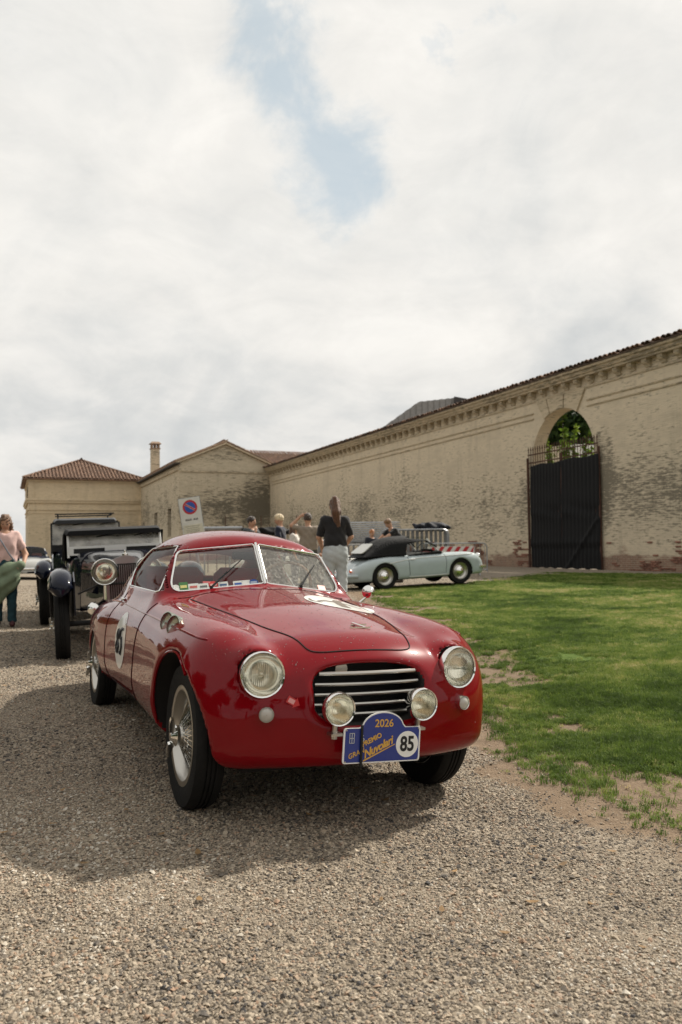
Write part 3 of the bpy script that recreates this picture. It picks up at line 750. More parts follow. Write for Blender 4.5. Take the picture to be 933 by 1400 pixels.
def sheet_cloth(x0, x1, z1, seed):
    r = np.random.default_rng(seed); nx, nz = 46, 80; V = []
    for i in range(nx + 1):
        for j in range(nz + 1):
            u, v = i / nx, j / nz; x = x0 + u * (x1 - x0); z = -.02 + v * z1
            fold = .012 * math.sin(u * 62 + math.sin(v * 3 + seed)) * (.4 + .6 * abs(math.sin(v * 9))) + .018 * math.sin(v * 23 + u * 4 + seed) * math.exp(-((v - .52) / .06) ** 2) + .02 * math.sin(v * 30) * math.exp(-((v - .22) / .05) ** 2)
            diag = .028 * math.exp(-((u - .1 - v * 1.9) / .05) ** 2) if seed == 2 and v < .45 else 0
            edge = .04 * math.sin(v * 14 + seed) * (1 - min(1, min(u, 1 - u) * 12)); top = -.03 * math.sin(u * 9 + seed) * v
            sag = .05 * abs(math.sin(u * 11 + seed)) * (1 if j == 0 else 0)
            V.append((x + edge * .5, gy - .045 - fold * 1.5 - diag * 1.5, z + top + sag))
    F_ = [(i * (nz + 1) + j, (i + 1) * (nz + 1) + j, (i + 1) * (nz + 1) + j + 1, i * (nz + 1) + j + 1) for i in range(nx) for j in range(nz)]
    o = mesh_np('black_sheeting', V, F_, mat('black_cloth', (.006, .006, .0065), .65, spec=.22), gate); md = o.modifiers.new('t', 'SOLIDIFY'); md.thickness = .006; return o
sheet_cloth(gx0 + .22, gm - .01, 4.52, 1); sheet_cloth(gm + .01, gx1 + .02, 4.55, 2)

# ---- tiled slope: quad/triangle with courses of half-round tiles
def tiled_slope(mb, o, u, v, width, left, right, step=.26, L=.42, r=.11, deck=True):
    """o eave corner, u unit along the eave, v unit up the slope; left(s), right(s): limits along u at distance s up the slope; top where they meet or v length"""
    o, u, v = Vector(o), Vector(u).normalized(), Vector(v).normalized(); w = u.cross(v).normalized()
    if w.z < 0: w = -w
    n = int(width / step); h = half_tile(r, r * .8, L + .05, n=3)
    S, smax_ = 0, left[1]
    for i in range(n):
        a = (i + .5) * step; s = 0
        while s < smax_:
            l = left[0](s); rr = right(s)
            if l <= a <= rr:
                jit = random.uniform(-.02, .02)
                mb.add([o + u * (a + q[0] + jit) + v * (s + q[1]) + w * (q[2] + .02 + random.uniform(-.01, .01)) for q in h.v], h.f)
            s += L
# ---- gable-fronted building at the end of the wall
gab = thing('gabled_outbuilding', 'weathered gable-fronted building with stained plaster at the far end of the wall', 'building', (-13.7, 67.3, 0), math.atan2(.387, .922))
GW, GD, GE, GP = 8.07, 21.0, 8.45, 10.15
pl = [(0, -.5), (GW, -.5), (GW, GE), (GW / 2, GP), (0, GE)]
MB().prism(pl, (0, 0, 0), (1, 0, 0), (0, 0, 1), (0, .5, 0)).build('front_wall', M_gab, gab)
# side wall with three openings
ops = [(3.6, 5.3, 2.2, 4.75), (10.6, 12.4, 2.1, 4.7), (18.6, 19.6, 2.6, 4.0)]
sw = MB(); y = .5
for a, b, z0, z1 in ops:
    sw.box((.25, (y + a) / 2, GE / 2 - .25), (.5, a - y, GE + .5)); sw.box((.25, (a + b) / 2, z0 / 2 - .25), (.5, b - a, z0 + .5)); sw.box((.25, (a + b) / 2, (z1 + GE) / 2), (.5, b - a, GE - z1)); y = b
sw.box((.25, (y + GD) / 2, GE / 2 - .25), (.5, GD - y, GE + .5)); sw.build('side_wall', M_gab, gab)
for a, b, z0, z1 in ops:
    wn = MB().box((.42, (a + b) / 2, (z0 + z1) / 2), (.05, b - a, z1 - z0)).build('window', M_dark, gab)
    MB().box((.36, (a + b) / 2, (z0 + z1) / 2), (.05, .07, z1 - z0)).build('mullion', mat('old_wood', (.06, .045, .03), .8), wn)
MB().box((-.07, GD / 2, 7.95), (.14, GD, .25)).build('string_course', M_trim, gab)
MB().box((-.22, GD / 2 - .1, 8.37), (.5, GD + .4, .12)).build('gutter_board', mat('dark_eave', (.05, .042, .034), .9), gab)  # one dark tone over the whole eave board
MB().box((GW / 2, -.04, 7.75), (GW + .1, .1, .14)).build('pediment_band', M_trim, gab)
for sx in (-1, 1):
    q = MB(); e = (GW / 2 + sx * (GW / 2 + .35)); zE = GE - .12
    p = [(e, zE), (GW / 2, GP + .02), (GW / 2, GP + .30), (e, zE + .28)]
    q.prism(p, (0, 0, 0), (1, 0, 0), (0, 0, 1), (0, -.28, 0)); q.build('raking_cornice', M_trim, gab)
ang = math.atan2(GP - GE, GW / 2); vl = math.hypot(GP - GE, GW / 2) + .4
for sx, nm in ((-1, 'l'), (1, 'r')):
    q = MB(); o_ = (GW / 2 + sx * (GW / 2 + .4), -.3 if sx > 0 else GD, GE + .1)
    u = (0, 1, 0) if sx > 0 else (0, -1, 0); v = (-sx * math.cos(ang), 0, math.sin(ang))
    tiled_slope(q, o_, u, v, GD + .3, (lambda s: 0, vl), lambda s: 99, .3, .5, .12)
    a = Vector(o_); U = Vector(u) * (GD + .3); Vv = Vector(v) * vl; dn = Vector((0, 0, -.1))
    q.hexa([a + dn, a + U + dn, a + U + Vv + dn, a + Vv + dn, a, a + U, a + U + Vv, a + Vv])
    rf = q.build('roof', M_tile, gab, True, 50)
    if sx < 0:
        CYY = 17.2
        ch = MB(); ch.box((0.9, CYY, 9.85), (.85, .85, 3.6)); ch.build('chimney', M_gab, rf)
        ct = MB(); ct.box((.9, CYY, 11.70), (1.0, 1.0, .1))
        for ax in (-.34, 0, .34):
            for sy in (-.36, .36): ct.box((.9 + ax, CYY + sy, 11.97), (.16, .14, .44)); ct.box((.9 + sy, CYY + ax * .9, 11.97), (.139, .16, .439))
        ct.hexa([(.3, CYY - .6, 12.19), (1.5, CYY - .6, 12.19), (1.5, CYY + .6, 12.19), (.3, CYY + .6, 12.19), (.55, CYY - .35, 12.42), (1.25, CYY - .35, 12.42), (1.25, CYY + .35, 12.42), (.55, CYY + .35, 12.42)])
        ct.build('chimney_pot', mat('chimney_brick', (.30, .21, .15), .95, var=.3), rf)
# range behind with its tiled roof seen over the wall
rng_b = thing('rear_range', 'low building range with terracotta roof showing right of the gable peak', 'building', (-13.7, 67.3, 0), math.atan2(.387, .922))
MB().box((12.5, 10.5, 3.9), (14, 9.0, 8.8)).build('wall', M_gab, rng_b)
q = MB(); aa = math.atan2(2.6, 6.0); tiled_slope(q, (5.0, 5.0, 8.35), (1, 0, 0), (0, math.cos(aa), math.sin(aa)), 15, (lambda s: 0, 6.6), lambda s: 99, .3, .5, .12)
q.hexa([(5, 5, 8.2), (20, 5, 8.2), (20, 11, 10.8), (5, 11, 10.8), (5, 5, 8.3), (20, 5, 8.3), (20, 11, 10.9), (5, 11, 10.9)]); q.hexa([(5, 11, 10.8), (20, 11, 10.8), (20, 17, 8.2), (5, 17, 8.2), (5, 11, 10.9), (20, 11, 10.9), (20, 17, 8.3), (5, 17, 8.3)])
q.build('roof', M_tile, rng_b, True, 50)
# ---- hip-roofed pavilion on the left
pav = thing('hip_roofed_pavilion', 'pale plastered pavilion with terracotta hip roof and deep cornice, far left', 'building', (-32.4, 82.4, 0), math.atan2(.387, .922))
PW, PD, PE = 11.5, 14.0, 8.6
MB().box((PW / 2, PD / 2, 4.0), (PW, PD, 9.0)).build('wall', M_pal, pav)
for z0, z1, o in ((6.35, 6.6, .28), (6.1, 6.35, .18), (5.35, 5.5, .10), (5.0, 5.12, .06)):
    MB().box((PW / 2, PD / 2, (z0 + z1) / 2), (PW + 2 * o, PD + 2 * o, z1 - z0)).build('cornice_band', M_pal, pav)
MB().box((PW / 2, PD / 2, 8.42), (PW + .3, PD + .3, .22)).build('eaves_band', M_pal, pav)
for a, b in ((.0, .5), (5.1, 6.4), (11.0, 11.5)):
    MB().box(((a + b) / 2, -.035, 7.45), (b - a - .01, .07, 1.68)).build('pilaster', M_pal, pav)
    MB().box((-.035, (a + b) / 2 * 1.2 + .02, 7.45), (.07, b - a - .01, 1.68)).build('pilaster', M_pal, pav)
MB().box((-.03, 4.0, 7.4), (.08, 1.1, 1.2)).build('window', M_dark, pav)
ov = .55; AP = (PW / 2, PD / 2, 11.4); e = [(-ov, -ov), (PW + ov, -ov), (PW + ov, PD + ov), (-ov, PD + ov)]
q = MB(); q.add([(x, y, PE - .06) for x, y in e] + [(x, y, PE + .04) for x, y in e] + [AP], [(3, 2, 1, 0), (0, 1, 5, 4), (1, 2, 6, 5), (2, 3, 7, 6), (3, 0, 4, 7), (4, 5, 8), (5, 6, 8), (6, 7, 8), (7, 4, 8)])
for k in range(4):
    a, b = Vector((*e[k], PE + .06)), Vector((*e[(k + 1) % 4], PE + .06)); u = (b - a).normalized(); mid = (a + b) / 2; ap = Vector(AP); foot = a + u * (ap - a).dot(u); vv = ap - foot; W_ = (b - a).length; Lv = vv.length; fa = (foot - a).length
    tiled_slope(q, a, u, vv, W_, (lambda s, fa=fa, Lv=Lv: fa * s / Lv, Lv), lambda s, W_=W_, fa=fa, Lv=Lv: W_ - (W_ - fa) * s / Lv, .36, .5, .15)
for k in range(4):
    q.tube([Vector((*e[k], PE + .12)).lerp(Vector(AP) + Vector((0, 0, .08)), s / 10) for s in range(11)], .13, 6)
q.build('roof', M_tile, pav, True, 50)
# ---- grey fabric roof behind the wall
tent = thing('grey_fabric_canopy', 'grey corrugated fabric canopy roof rising behind the long wall', 'canopy', (0, 56, 0))
def canopy():
    P = [(2.3, 8.9), (2.5, 9.2), (5.6, 11.35), (8.1, 11.6)]; n = 60; V = []; 
    for i in range(n + 1):
        s = i / n * 3; k = min(2, int(s)); f = s - k; x = P[k][0] * (1 - f) + P[k + 1][0] * f; z = P[k][1] * (1 - f) + P[k + 1][1] * f
        V.append((x, z + .02 * math.sin(i * 1.7)))
    m = MB(); outl = V + [(8.1, 8.0), (2.7, 8.0)]
    m.prism(outl, (0, 0, 0), (1, 0, 0), (0, 0, 1), (0, 7, 0)); return m
canopy().build('fabric', mat('grey_fabric', (.27, .265, .26), .85, var=.15), tent)
rb = MB().box((0, 0, 0), (.05, .05, 2.2)); r0 = rb.build('seam', mat('grey_seam', (.19, .185, .18), .8), tent)
for i in range(12):
    x = 3.3 + i * .42; zt = 9.2 + (x - 2.5) * .69 if x < 5.6 else 11.35 + (x - 5.6) * .1
    o = r0 if i == 0 else inst(r0, tent); o.location = (x, -.02, zt - 1.15 - .02)
MB().hexa([(8.1, -.3, 8.5), (9.6, -.3, 8.5), (9.6, 7, 8.5), (8.1, 7, 8.5), (8.1, -.3, 11.64), (9.6, -.3, 11.35), (9.6, 7, 11.35), (8.1, 7, 11.64)]).build('dark_end_panel', mat('dark_panel', (.05, .045, .045), .8), tent)

# ================================================================== trees
def leaf_cloud(name, blobs, n, size, material, parent, seed=1, shell=.55, droop=.3):
    r = np.random.default_rng(seed); vol = np.array([b[3] ** 2 for b in blobs]); pick = r.choice(len(blobs), n, p=vol / vol.sum())
    B = np.array([(b[0], b[1], b[2], b[3]) for b in blobs])[pick]
    d = r.normal(size=(n, 3)); d /= np.linalg.norm(d, axis=1)[:, None]; rad = B[:, 3] * (shell + (1 - shell) * r.random(n)) * (1 + .18 * np.sin(d[:, 0] * 7 + seed) * np.sin(d[:, 2] * 6 + d[:, 1] * 5))
    C = B[:, :3] + d * rad[:, None] * np.array([1, 1, .85])
    a = r.normal(size=(n, 3)); a[:, 2] -= droop; a /= np.linalg.norm(a, axis=1)[:, None]; b = np.cross(a, r.normal(size=(n, 3))); b /= np.linalg.norm(b, axis=1)[:, None]
    s = size * np.exp(r.normal(0, .3, n))[:, None]
    V = np.stack([C - a * s, C - b * s * .42, C + a * s, C + b * s * .42], 1).reshape(-1, 3)
    o = mesh_np(name, V, np.arange(4 * n).reshape(n, 4), material, parent, smooth=False)
    at = o.data.attributes.new('tint', 'FLOAT', 'POINT'); cl = np.array([r.random() for _ in blobs])[pick]
    at.data.foreach_set('value', np.repeat(np.clip(.35 + .4 * (cl - .5) + r.normal(0, .17, n), 0, 1), 4).astype(np.float32)); return o
M_leaf = tint_mat('leaf_green', [(0, (.015, .032, .008)), (.5, (.045, .085, .018)), (1, (.10, .16, .035))], .6, .3, 'GEOMETRY', .3)
M_leafb = tint_mat('leaf_bright', [(0, (.05, .10, .012)), (.5, (.16, .26, .03)), (1, (.36, .42, .07))], .55, .3, 'GEOMETRY', .45)
M_bark = mat('bark', (.09, .065, .045), .95, var=.4, vscale=8, bump=.8, bscale=20)
def tree(label, loc, hgt, rad, seed, leaves=5000, size=.16, group=None, m=None, name='tree'):
    r = random.Random(seed); t = thing(name, label, 'tree', loc, r.uniform(0, 6), group)
    tr = MB(); th = hgt * .42; tr.tube([(0, 0, -.3), (r.uniform(-.1, .1), r.uniform(-.1, .1), th * .5), (r.uniform(-.2, .2), r.uniform(-.2, .2), th)], [hgt * .035, hgt * .026, hgt * .02], 8)
    blobs = []
    for k in range(9):
        a = k * 2.4 + r.uniform(-.4, .4); rr = rad * r.uniform(.3, .75); z = th + (hgt - th) * r.uniform(.12, .8); p = (rr * math.cos(a), rr * math.sin(a), z)
        tr.tube([(0, 0, th * .8), (p[0] * .5, p[1] * .5, (th + z) / 2), p], [hgt * .014, hgt * .009, hgt * .003], 5); blobs.append((*p, rad * r.uniform(.38, .6)))
    blobs.append((0, 0, hgt * .82, rad * .5)); tr.build('trunk', M_bark, t, True); leaf_cloud('crown', blobs, leaves, size, m or M_leaf, t, seed, .35); return t
tree('green garden tree rising at the far left edge behind the silver car', (-41.5, 98, 0), 3.6, 1.5, 3, 3000, .16, m=M_leafb)
hb = thing('distant_hedge', 'dark green hedge far away beyond the left car park', 'hedge', (-58, 125, 0))
leaf_cloud('foliage', [(i * 2.2 - 20, random.uniform(-1, 1), 1.0, 1.9) for i in range(24)], 14000, .25, M_leaf, hb, 5, .3)
# plants seen through the archway
bk = thing('shade_tree', 'dark evergreen mass filling the archway behind the bright shrub', 'tree', (13.6, 47, 0))
MB().tube([(0, 0, 0), (.1, 0, 4)], [.25, .15], 8).build('trunk', M_bark, bk)
leaf_cloud('crown', [(random.uniform(-2.4, 2.4), random.uniform(-1.5, 1.5), z, 1.8) for z in (2, 4, 5.5, 7.0, 8.4) for _ in range(5)], 26000, .24, M_leaf, bk, 8, .1)
sh = thing('locust_sapling', 'bright yellow-green leafy sapling behind the iron gate', 'tree', (10.15, 35.4, WZ))
st_ = MB(); bl = []
for k, (x, y, z) in enumerate([(-.9, .2, 6.0), (-.2, 0, 6.7), (.45, .3, 6.3), (.9, -.1, 5.9), (-1.4, .4, 5.2), (.2, .5, 5.6), (1.25, .2, 5.3)]):
    st_.tube([(x * .15, 0, 0), (x * .45, y * .5, z * .55), (x, y, z)], [.05, .035, .008], 5)
    for s in range(12): f = s / 11; bl.append((x * (.55 + .45 * f) + random.uniform(-.12, .12), y, 3.6 + (z - 3.6) * f, .10 + .22 * (1 - f * .8)))
st_.build('stems', M_bark, sh); leaf_cloud('leaves', bl, 3600, .085, M_leafb, sh, 4, .2, .8)
mq = thing('white_marquee', 'white garden marquee glimpsed through the gate bars', 'tent', (11.5, 41.0, .55), -1.17)
MB().hexa([(-1.7, -1, 4.6), (1.7, -1, 4.6), (1.7, 1, 4.6), (-1.7, 1, 4.6), (-1.6, -.9, 5.55), (1.6, -.9, 5.55), (1.6, .9, 5.55), (-1.6, .9, 5.55)]).build('canvas_roof', mat('white_canvas', (.78, .78, .76), .8), mq)
for sx in (-1, 1):
    for sy in (-1, 1): MB().cyl((sx * 1.6, sy * .9, 0), (sx * 1.6, sy * .9, 4.6), .04, 6).build('leg', mat('steel_pole', (.4, .4, .4), .4, .8), mq)

# unseen trees, left and behind the photographer, added for dark reflections in the paint
tspec = [(-15, 15.5, 6.5, 2.6), (-19, 22, 7.5, 3.0), (-24, 29, 7.0, 2.9), (-29, 37, 8.0, 3.2), (-12.5, 8, 6.8, 2.8), (-12, 0, 7.2, 3.0), (-9, -9, 7, 3), (-2, -13, 8, 3.4), (6, -14, 7.5, 3.1), (13, -9, 7, 3)]
tnm = ['nearest unseen tree for reflections, left of the woman in pink', 'second unseen tree for reflections along the left side of the forecourt', 'third unseen tree for reflections along the left side of the forecourt', 'fourth unseen tree for reflections along the left side of the forecourt', 'unseen tree for reflections, left of the red coupe', 'unseen tree for reflections, abreast of the photographer on the left', 'unseen tree added for reflections, behind the photographer to the left', 'tall unseen tree added for reflections, straight behind the photographer', 'unseen tree added for reflections, behind the photographer to the right', 'unseen tree added for reflections, behind the lawn corner at the right']
proto = None
for k, ((x, y, h_, r_), lb) in enumerate(zip(tspec, tnm)):
    if proto is None: proto = tree(lb, (x, y, 0), 7.0, 2.9, 40, 5200, .20, 'unseen trees for reflections', name='reflection_tree')
    else:
        c_ = copy_tree(proto); tag(c_, lb, 'tree'); c_.location = (x, y, 0); c_.rotation_euler = (0, 0, k * 1.3); c_.scale = (r_ / 2.9, r_ / 2.9, h_ / 7)

lh = thing('reflection_hedge', 'unseen dark green hedge on the left, added for the fender reflection', 'hedge', (0, 0, 0))
leaf_cloud('foliage', [(-14.2 - (y - 6) * .42 + random.uniform(-.3, .3), y, z, 1.5) for y in np.arange(-6, 46, 1.5) for z in (.8, 2.3)], 30000, .20, M_leaf, lh, 15, .3)  # unseen hedge added so the fender mirrors a continuous dark band
# ================================================================== shared car materials and wheels
M_chrome = mat('chrome', (.80, .79, .76), .10, 1.0)
M_alu = mat('brushed_aluminium', (.50, .48, .44), .32, 1.0)
M_tyre = mat('tyre_rubber', (.010, .0095, .009), .82, var=.35, vscale=14, bump=.35, bscale=60, spec=.3)
M_black = mat('matt_black', (.010, .010, .010), .7)
M_blackp = mat('gloss_black_trim', (.012, .012, .013), .25)
M_under = mat('underbody', (.012, .010, .009), .9)
def glass_mat(name, tint=(.86, .88, .84), rough=.0, film=0.012, gain=.45, nscale=60):
    m = bpy.data.materials.new(name); m.use_nodes = True; t = NT(m.node_tree); t.n.clear()
    out = t.new('ShaderNodeOutputMaterial'); tr = t.new('ShaderNodeBsdfTransparent'); tr.inputs[0].default_value = (*tint, 1)
    gl = t.new('ShaderNodeBsdfGlossy'); gl.inputs['Roughness'].default_value = rough; fr = t.new('ShaderNodeFresnel'); fr.inputs[0].default_value = 1.5
    df = t.new('ShaderNodeBsdfDiffuse'); df.inputs[0].default_value = (.6, .58, .52, 1)
    mx = t.new('ShaderNodeMixShader'); t.link(t.math('MULTIPLY', fr.outputs[0], gain, clamp=True), mx.inputs[0]); t.link(tr.outputs[0], mx.inputs[1]); t.link(gl.outputs[0], mx.inputs[2])
    m2 = t.new('ShaderNodeMixShader'); tc = t.new('ShaderNodeTexCoord').outputs['Object']
    t.link(t.math('ADD', film * .5, t.math('MULTIPLY', t.smooth(t.noise(tc, nscale, 3, .55), .35, .8), film)), m2.inputs[0]); t.link(mx.outputs[0], m2.inputs[1]); t.link(df.outputs[0], m2.inputs[2])
    t.link(m2.outputs[0], out.inputs[0]); return m
M_glass = glass_mat('window_glass')
M_glassw = glass_mat('pale_windscreen_glass', (.80, .80, .76), .02, .45, 1.6, 4)  # heavy pale film imitates the bright reflection on the tourer screen
M_glassd = glass_mat('window_glass_dusty', (.80, .80, .76), 0, .25, 1.4)
def lens_mat(name, vert=120, amb=(.93, .92, .86)):
    m = bpy.data.materials.new(name); m.use_nodes = True; t = NT(m.node_tree); b = t.n['Principled BSDF']
    b.inputs['Base Color'].default_value = (*amb, 1); b.inputs['Transmission Weight'].default_value = 1; b.inputs['Roughness'].default_value = .06; b.inputs['IOR'].default_value = 1.45
    tc = t.new('ShaderNodeTexCoord').outputs['Object']; w = t.new('ShaderNodeTexWave'); w.inputs['Scale'].default_value = vert / 6.283 * 1.0; w.bands_direction = 'X'; t.link(tc, w.inputs[0])
    w.inputs['Distortion'].default_value = .4
    bn = t.new('ShaderNodeBump'); bn.inputs['Strength'].default_value = .30; bn.inputs['Distance'].default_value = .003; t.link(w.outputs['Fac'], bn.inputs['Height']); t.link(bn.outputs[0], b.inputs['Normal'])
    return m
M_lens = lens_mat('fluted_lens', 260); M_fog = lens_mat('fog_lens', 300, (.97, .95, .86))
M_refl = mat('lamp_reflector', (.93, .92, .87), .12, 1.0)
def lamp(parent, name, loc, rot, R, depth, lens=M_lens, ring=.09, bulge=.16, shell=True, bulb=True):
    """round lamp facing local +y: bezel > reflector, lens, bulb"""
    b = MB(); prof = [(R * (1 - ring), .012), (R * .97, .016), (R * 1.01, .006), (R * 1.015, -.012), (R * .985, -.022)]
    if shell: prof += [(R * .93, -depth * .35), (R * .72, -depth * .75), (R * .35, -depth * .97), (.001, -depth)]
    b.lathe(prof, (0, 0, 0), (0, 1, 0), 32); o = b.build(name, M_chrome, parent, True, 50); o.location = loc; o.rotation_euler = rot
    r = MB(); r.lathe([(R * .92, .002), (R * .80, -depth * .35), (R * .5, -depth * .62), (R * .12, -depth * .75), (.001, -depth * .76)], (0, 0, 0), (0, 1, 0), 28); r.build('reflector', M_refl, o, True)
    l = MB(); Rr = R * .94; l.lathe([(Rr, .006), (Rr * .9, .006 + R * bulge * .35), (Rr * .65, .006 + R * bulge * .75), (Rr * .3, .006 + R * bulge * .97), (.001, .006 + R * bulge)] + [(Rr * .3, .002 + R * bulge * .97), (Rr * .65, .002 + R * bulge * .75), (Rr * .9, .002 + R * bulge * .35), (Rr, .002)], (0, 0, 0), (0, 1, 0), 28); l.build('lens', lens, o, True)
    if bulb: MB().sphere((0, -depth * .3, 0), R * .15, 10, 8).build('bulb', mat('bulb_glass', (.75, .72, .62), .2, .6), o, True)
    return o
def tyre(b, R=.33, W_=.15, rim=.203, tread=True, n=48):
    h = W_ / 2
    prof = [(rim - .01, -h * .78), (rim + .01, -h * .86), (rim + (R - rim) * .45, -h), (R * .955, -h * .93), (R * .985, -h * .74), (R, -h * .45)]
    if tread:
        for s in (-.30, -.02, .26):
            prof += [(R, h * (s - .06)), (R - .007, h * (s - .04)), (R - .007, h * (s + .04)), (R, h * (s + .06))]
    prof += [(R, h * .45), (R * .985, h * .74), (R * .955, h * .93), (rim + (R - rim) * .45, h), (rim + .01, h * .86), (rim - .01, h * .78)]
    b.lathe(prof, (0, 0, 0), (1, 0, 0), n); return b
def wire_wheel(parent, side, loc, R=.33, W_=.15, rim=.203, nsp=28, spin=True):
    """side = +1: outer face towards +x"""
    w = part('wheel', parent, loc, (0, 0, 0 if side > 0 else PI))
    tyre(MB(), R, W_, rim).build('tyre', M_tyre, w, True, 25)
    h = W_ / 2
    MB().lathe([(rim + .012, h * .86), (rim + .004, h * .90), (rim - .012, h * .84), (rim - .018, h * .55), (rim - .032, h * .3), (rim - .034, -h * .3), (rim - .014, -h * .7), (rim + .008, -h * .88)], (0, 0, 0), (1, 0, 0), 48).build('rim', M_alu, w, True, 50)
    MB().lathe([(.062, -.05), (.060, .0), (.050, .0), (.046, h * .95), (.036, h * 1.15), (.001, h * 1.15)], (0, 0, 0), (1, 0, 0), 24).build('hub', M_alu, w, True, 40)
    MB().lathe([(.165, -.065), (.165, -.015), (.15, -.005), (.07, -.005)], (0, 0, 0), (1, 0, 0), 28).build('brake_drum', mat('drum_iron', (.06, .055, .05), .6, .6), w, True, 40)
    if spin:
        s = MB(); s.lathe([(.044, h * 1.05), (.046, h * 1.25), (.034, h * 1.42), (.022, h * 1.62), (.001, h * 1.66)], (0, 0, 0), (1, 0, 0), 20)
        for k in (0, 1):
            sg = 1 - 2 * k; s.prism([(.02, 0), (.052, .012), (.090, .020), (.094, .034), (.070, .038), (.030, .034)], (h * 1.22, 0, 0), (0, .35 * sg, .94 * sg), (1, 0, 0), (0, .018, -.008))
        s.build('spinner', M_chrome, w, True, 40)
    base = None
    for kind in range(3):
        r0, x0, r1, x1, tw = [(.044, h * .95, rim - .03, h * .10, .34), (.048, h * .85, rim - .03, -h * .05, -.42), (.09, -.02, rim - .03, -h * .2, .30)][kind]
        sp = MB().cyl((x0, 0, r0), (x1, (rim - .03) * math.sin(tw), (rim - .03) * math.cos(tw)), .0022, 4, False).build('spoke', M_chrome, w)
        nn = nsp if kind < 2 else nsp // 2
        for k in range(nn):
            for sg in (1,):
                o = sp if k == 0 else inst(sp, w)
                o.rotation_euler = (2 * PI * (k + kind * .5) / nn, 0, 0)
    return w
# ================================================================== the red coupe
def paint_mat(name, col, rough=.28, flake=0.0):
    m = bpy.data.materials.new(name); m.use_nodes = True; t = NT(m.node_tree); b = t.n['Principled BSDF']
    tc = t.new('ShaderNodeTexCoord').outputs['Object']; n = t.noise(tc, 3, 4, .6)
    t.link(t.ramp(n, [(.3, tuple(c * .93 for c in col)), (.7, tuple(min(1, c * 1.05) for c in col))]), b.inputs['Base Color'])
    b.inputs['Roughness'].default_value = rough; b.inputs['Coat Weight'].default_value = 1; b.inputs['Specular IOR Level'].default_value = .02
    t.link(t.math('ADD', .004, t.math('MULTIPLY', t.smooth(t.noise(tc, 12, 5, .7), .5, .85), .035)), b.inputs['Coat Roughness'])
    b.inputs['Coat IOR'].default_value = 1.32
    bn = t.new('ShaderNodeBump'); bn.inputs['Strength'].default_value = .018; bn.inputs['Distance'].default_value = .01; t.link(t.noise(tc, 18, 2, .5), bn.inputs['Height']); t.link(bn.outputs[0], b.inputs['Coat Normal'])
    return m
M_red = paint_mat('crimson_paint', (.185, .0008, .0045))
AXY, AXZ, WB = .04, .325, 2.59
r_hood = curve((-1.2, .985), (-.84, .955), (-.4, .905), (0, .855), (.2, .822), (.4, .785), (.52, .748), (.58, .725), (.66, .67), (.8, .5))
r_fend = curve((-1.3, .90), (-.9, .882), (-.6, .868), (-.2, .850), (.1, .825), (.3, .79), (.42, .755), (.52, .70), (.6, .6))
r_tail = curve((-3.9, .50), (-3.5, .66), (-3.2, .76), (-2.6, .84), (-2.0, .88), (-1.2, .90), (-.9, .90))
r_w = curve((-3.8, .50), (-3.4, .64), (-3.0, .715), (-2.4, .755), (-1.8, .725), (-1.2, .715), (-.6, .728), (0, .742), (.2, .733), (.5, .688), (.7, .645))
r_roof = curve((-3.5, .62), (-3.2, .80), (-2.9, .96), (-2.5, 1.13), (-2.1, 1.245), (-1.8, 1.29), (-1.5, 1.295), (-1.25, 1.268), (-1.0, 1.21), (-.8, 1.15))
r_cw = curve((-3.4, .30), (-3.0, .44), (-2.6, .53), (-2.2, .575), (-1.8, .60), (-1.3, .605), (-.9, .60), (-.6, .60))
WSA, WSB = .327, .893
def ws_plane(x, z): return -.84 - WSA * x - WSB * (z - .967)
def side_x(y, z): return r_cw(y) - .34 * (z - .90)
def f_cabin(x, y, z):
    top = z - (r_roof(y) - .40 * x * x)
    side = (x - side_x(y, z)) * .95
    ws = (y - ws_plane(x, z)) * .74
    return smax(smax(smax(top, side, .17), ws, .05), .70 - z, .05)
def f_hull(x, y, z):
    hood = r_hood(y) - .30 * x * x - .25 * x ** 4
    fend = r_fend(y) - 1.15 * (x - .535) ** 2
    front = smax(hood, fend, .03)
    rear = r_tail(y) - .12 * x * x
    T = np.where(y > -1.0, front, rear) if False else front * sstep(y, -1.3, -.9) + rear * (1 - sstep(y, -1.3, -.9))
    Wd = r_w(y) - .05 * np.maximum((z - .55) / .3, 0) ** 2 - (.14 - .08 * sstep(y, 0, .4)) * np.maximum((.46 - z) / .3, 0) ** 2
    side = x - Wd
    nose = (y - (.622 - .42 * x * x - .9 * np.maximum(z - .43, 0) ** 2)) * .93
    f = smax(z - T, side, .17)
    f = smax(f, nose, .15)
    f = smax(f, .245 + .03 * sstep(y, .2, .6) - z, .09)
    f = smax(f, -3.72 - y + .3 * x * x, .3)
    return f
def f_outer(x, y, z):
    f = smin(f_hull(x, y, z), f_cabin(x, y, z), .045)
    # headlamp nacelles and indicator pods
    f = smin(f, caps(x, y, z, (.452, .15, .655), (.457, .388, .648), .09, .102), .05)
    f = smin(f, caps(x, y, z, (.44, .36, .50), (.452, .500, .50), .028, .030), .03)
    # belt crease
    return f
WS_POLY = roundpoly([(.014, .972), (.528, .914), (.452, 1.142), (.014, 1.196)], [.004, .05, .05, .004])
SW_POLY = roundpoly([(-.985, .912), (-1.235, 1.180), (-1.915, 1.165), (-2.02, 1.02), (-1.93, .918)], [.015, .05, .10, .06, .03])
RW_POLY = roundpoly([(-.40, .0), (.40, .0), (.34, .22), (-.34, .22)], .06)
def grille_sdf(x, z):
    k = ((x / .252) ** 4 + (np.abs(z - .562) / (.118 - .25 * x * x)) ** 4) ** .25
    return (k - 1) * .12
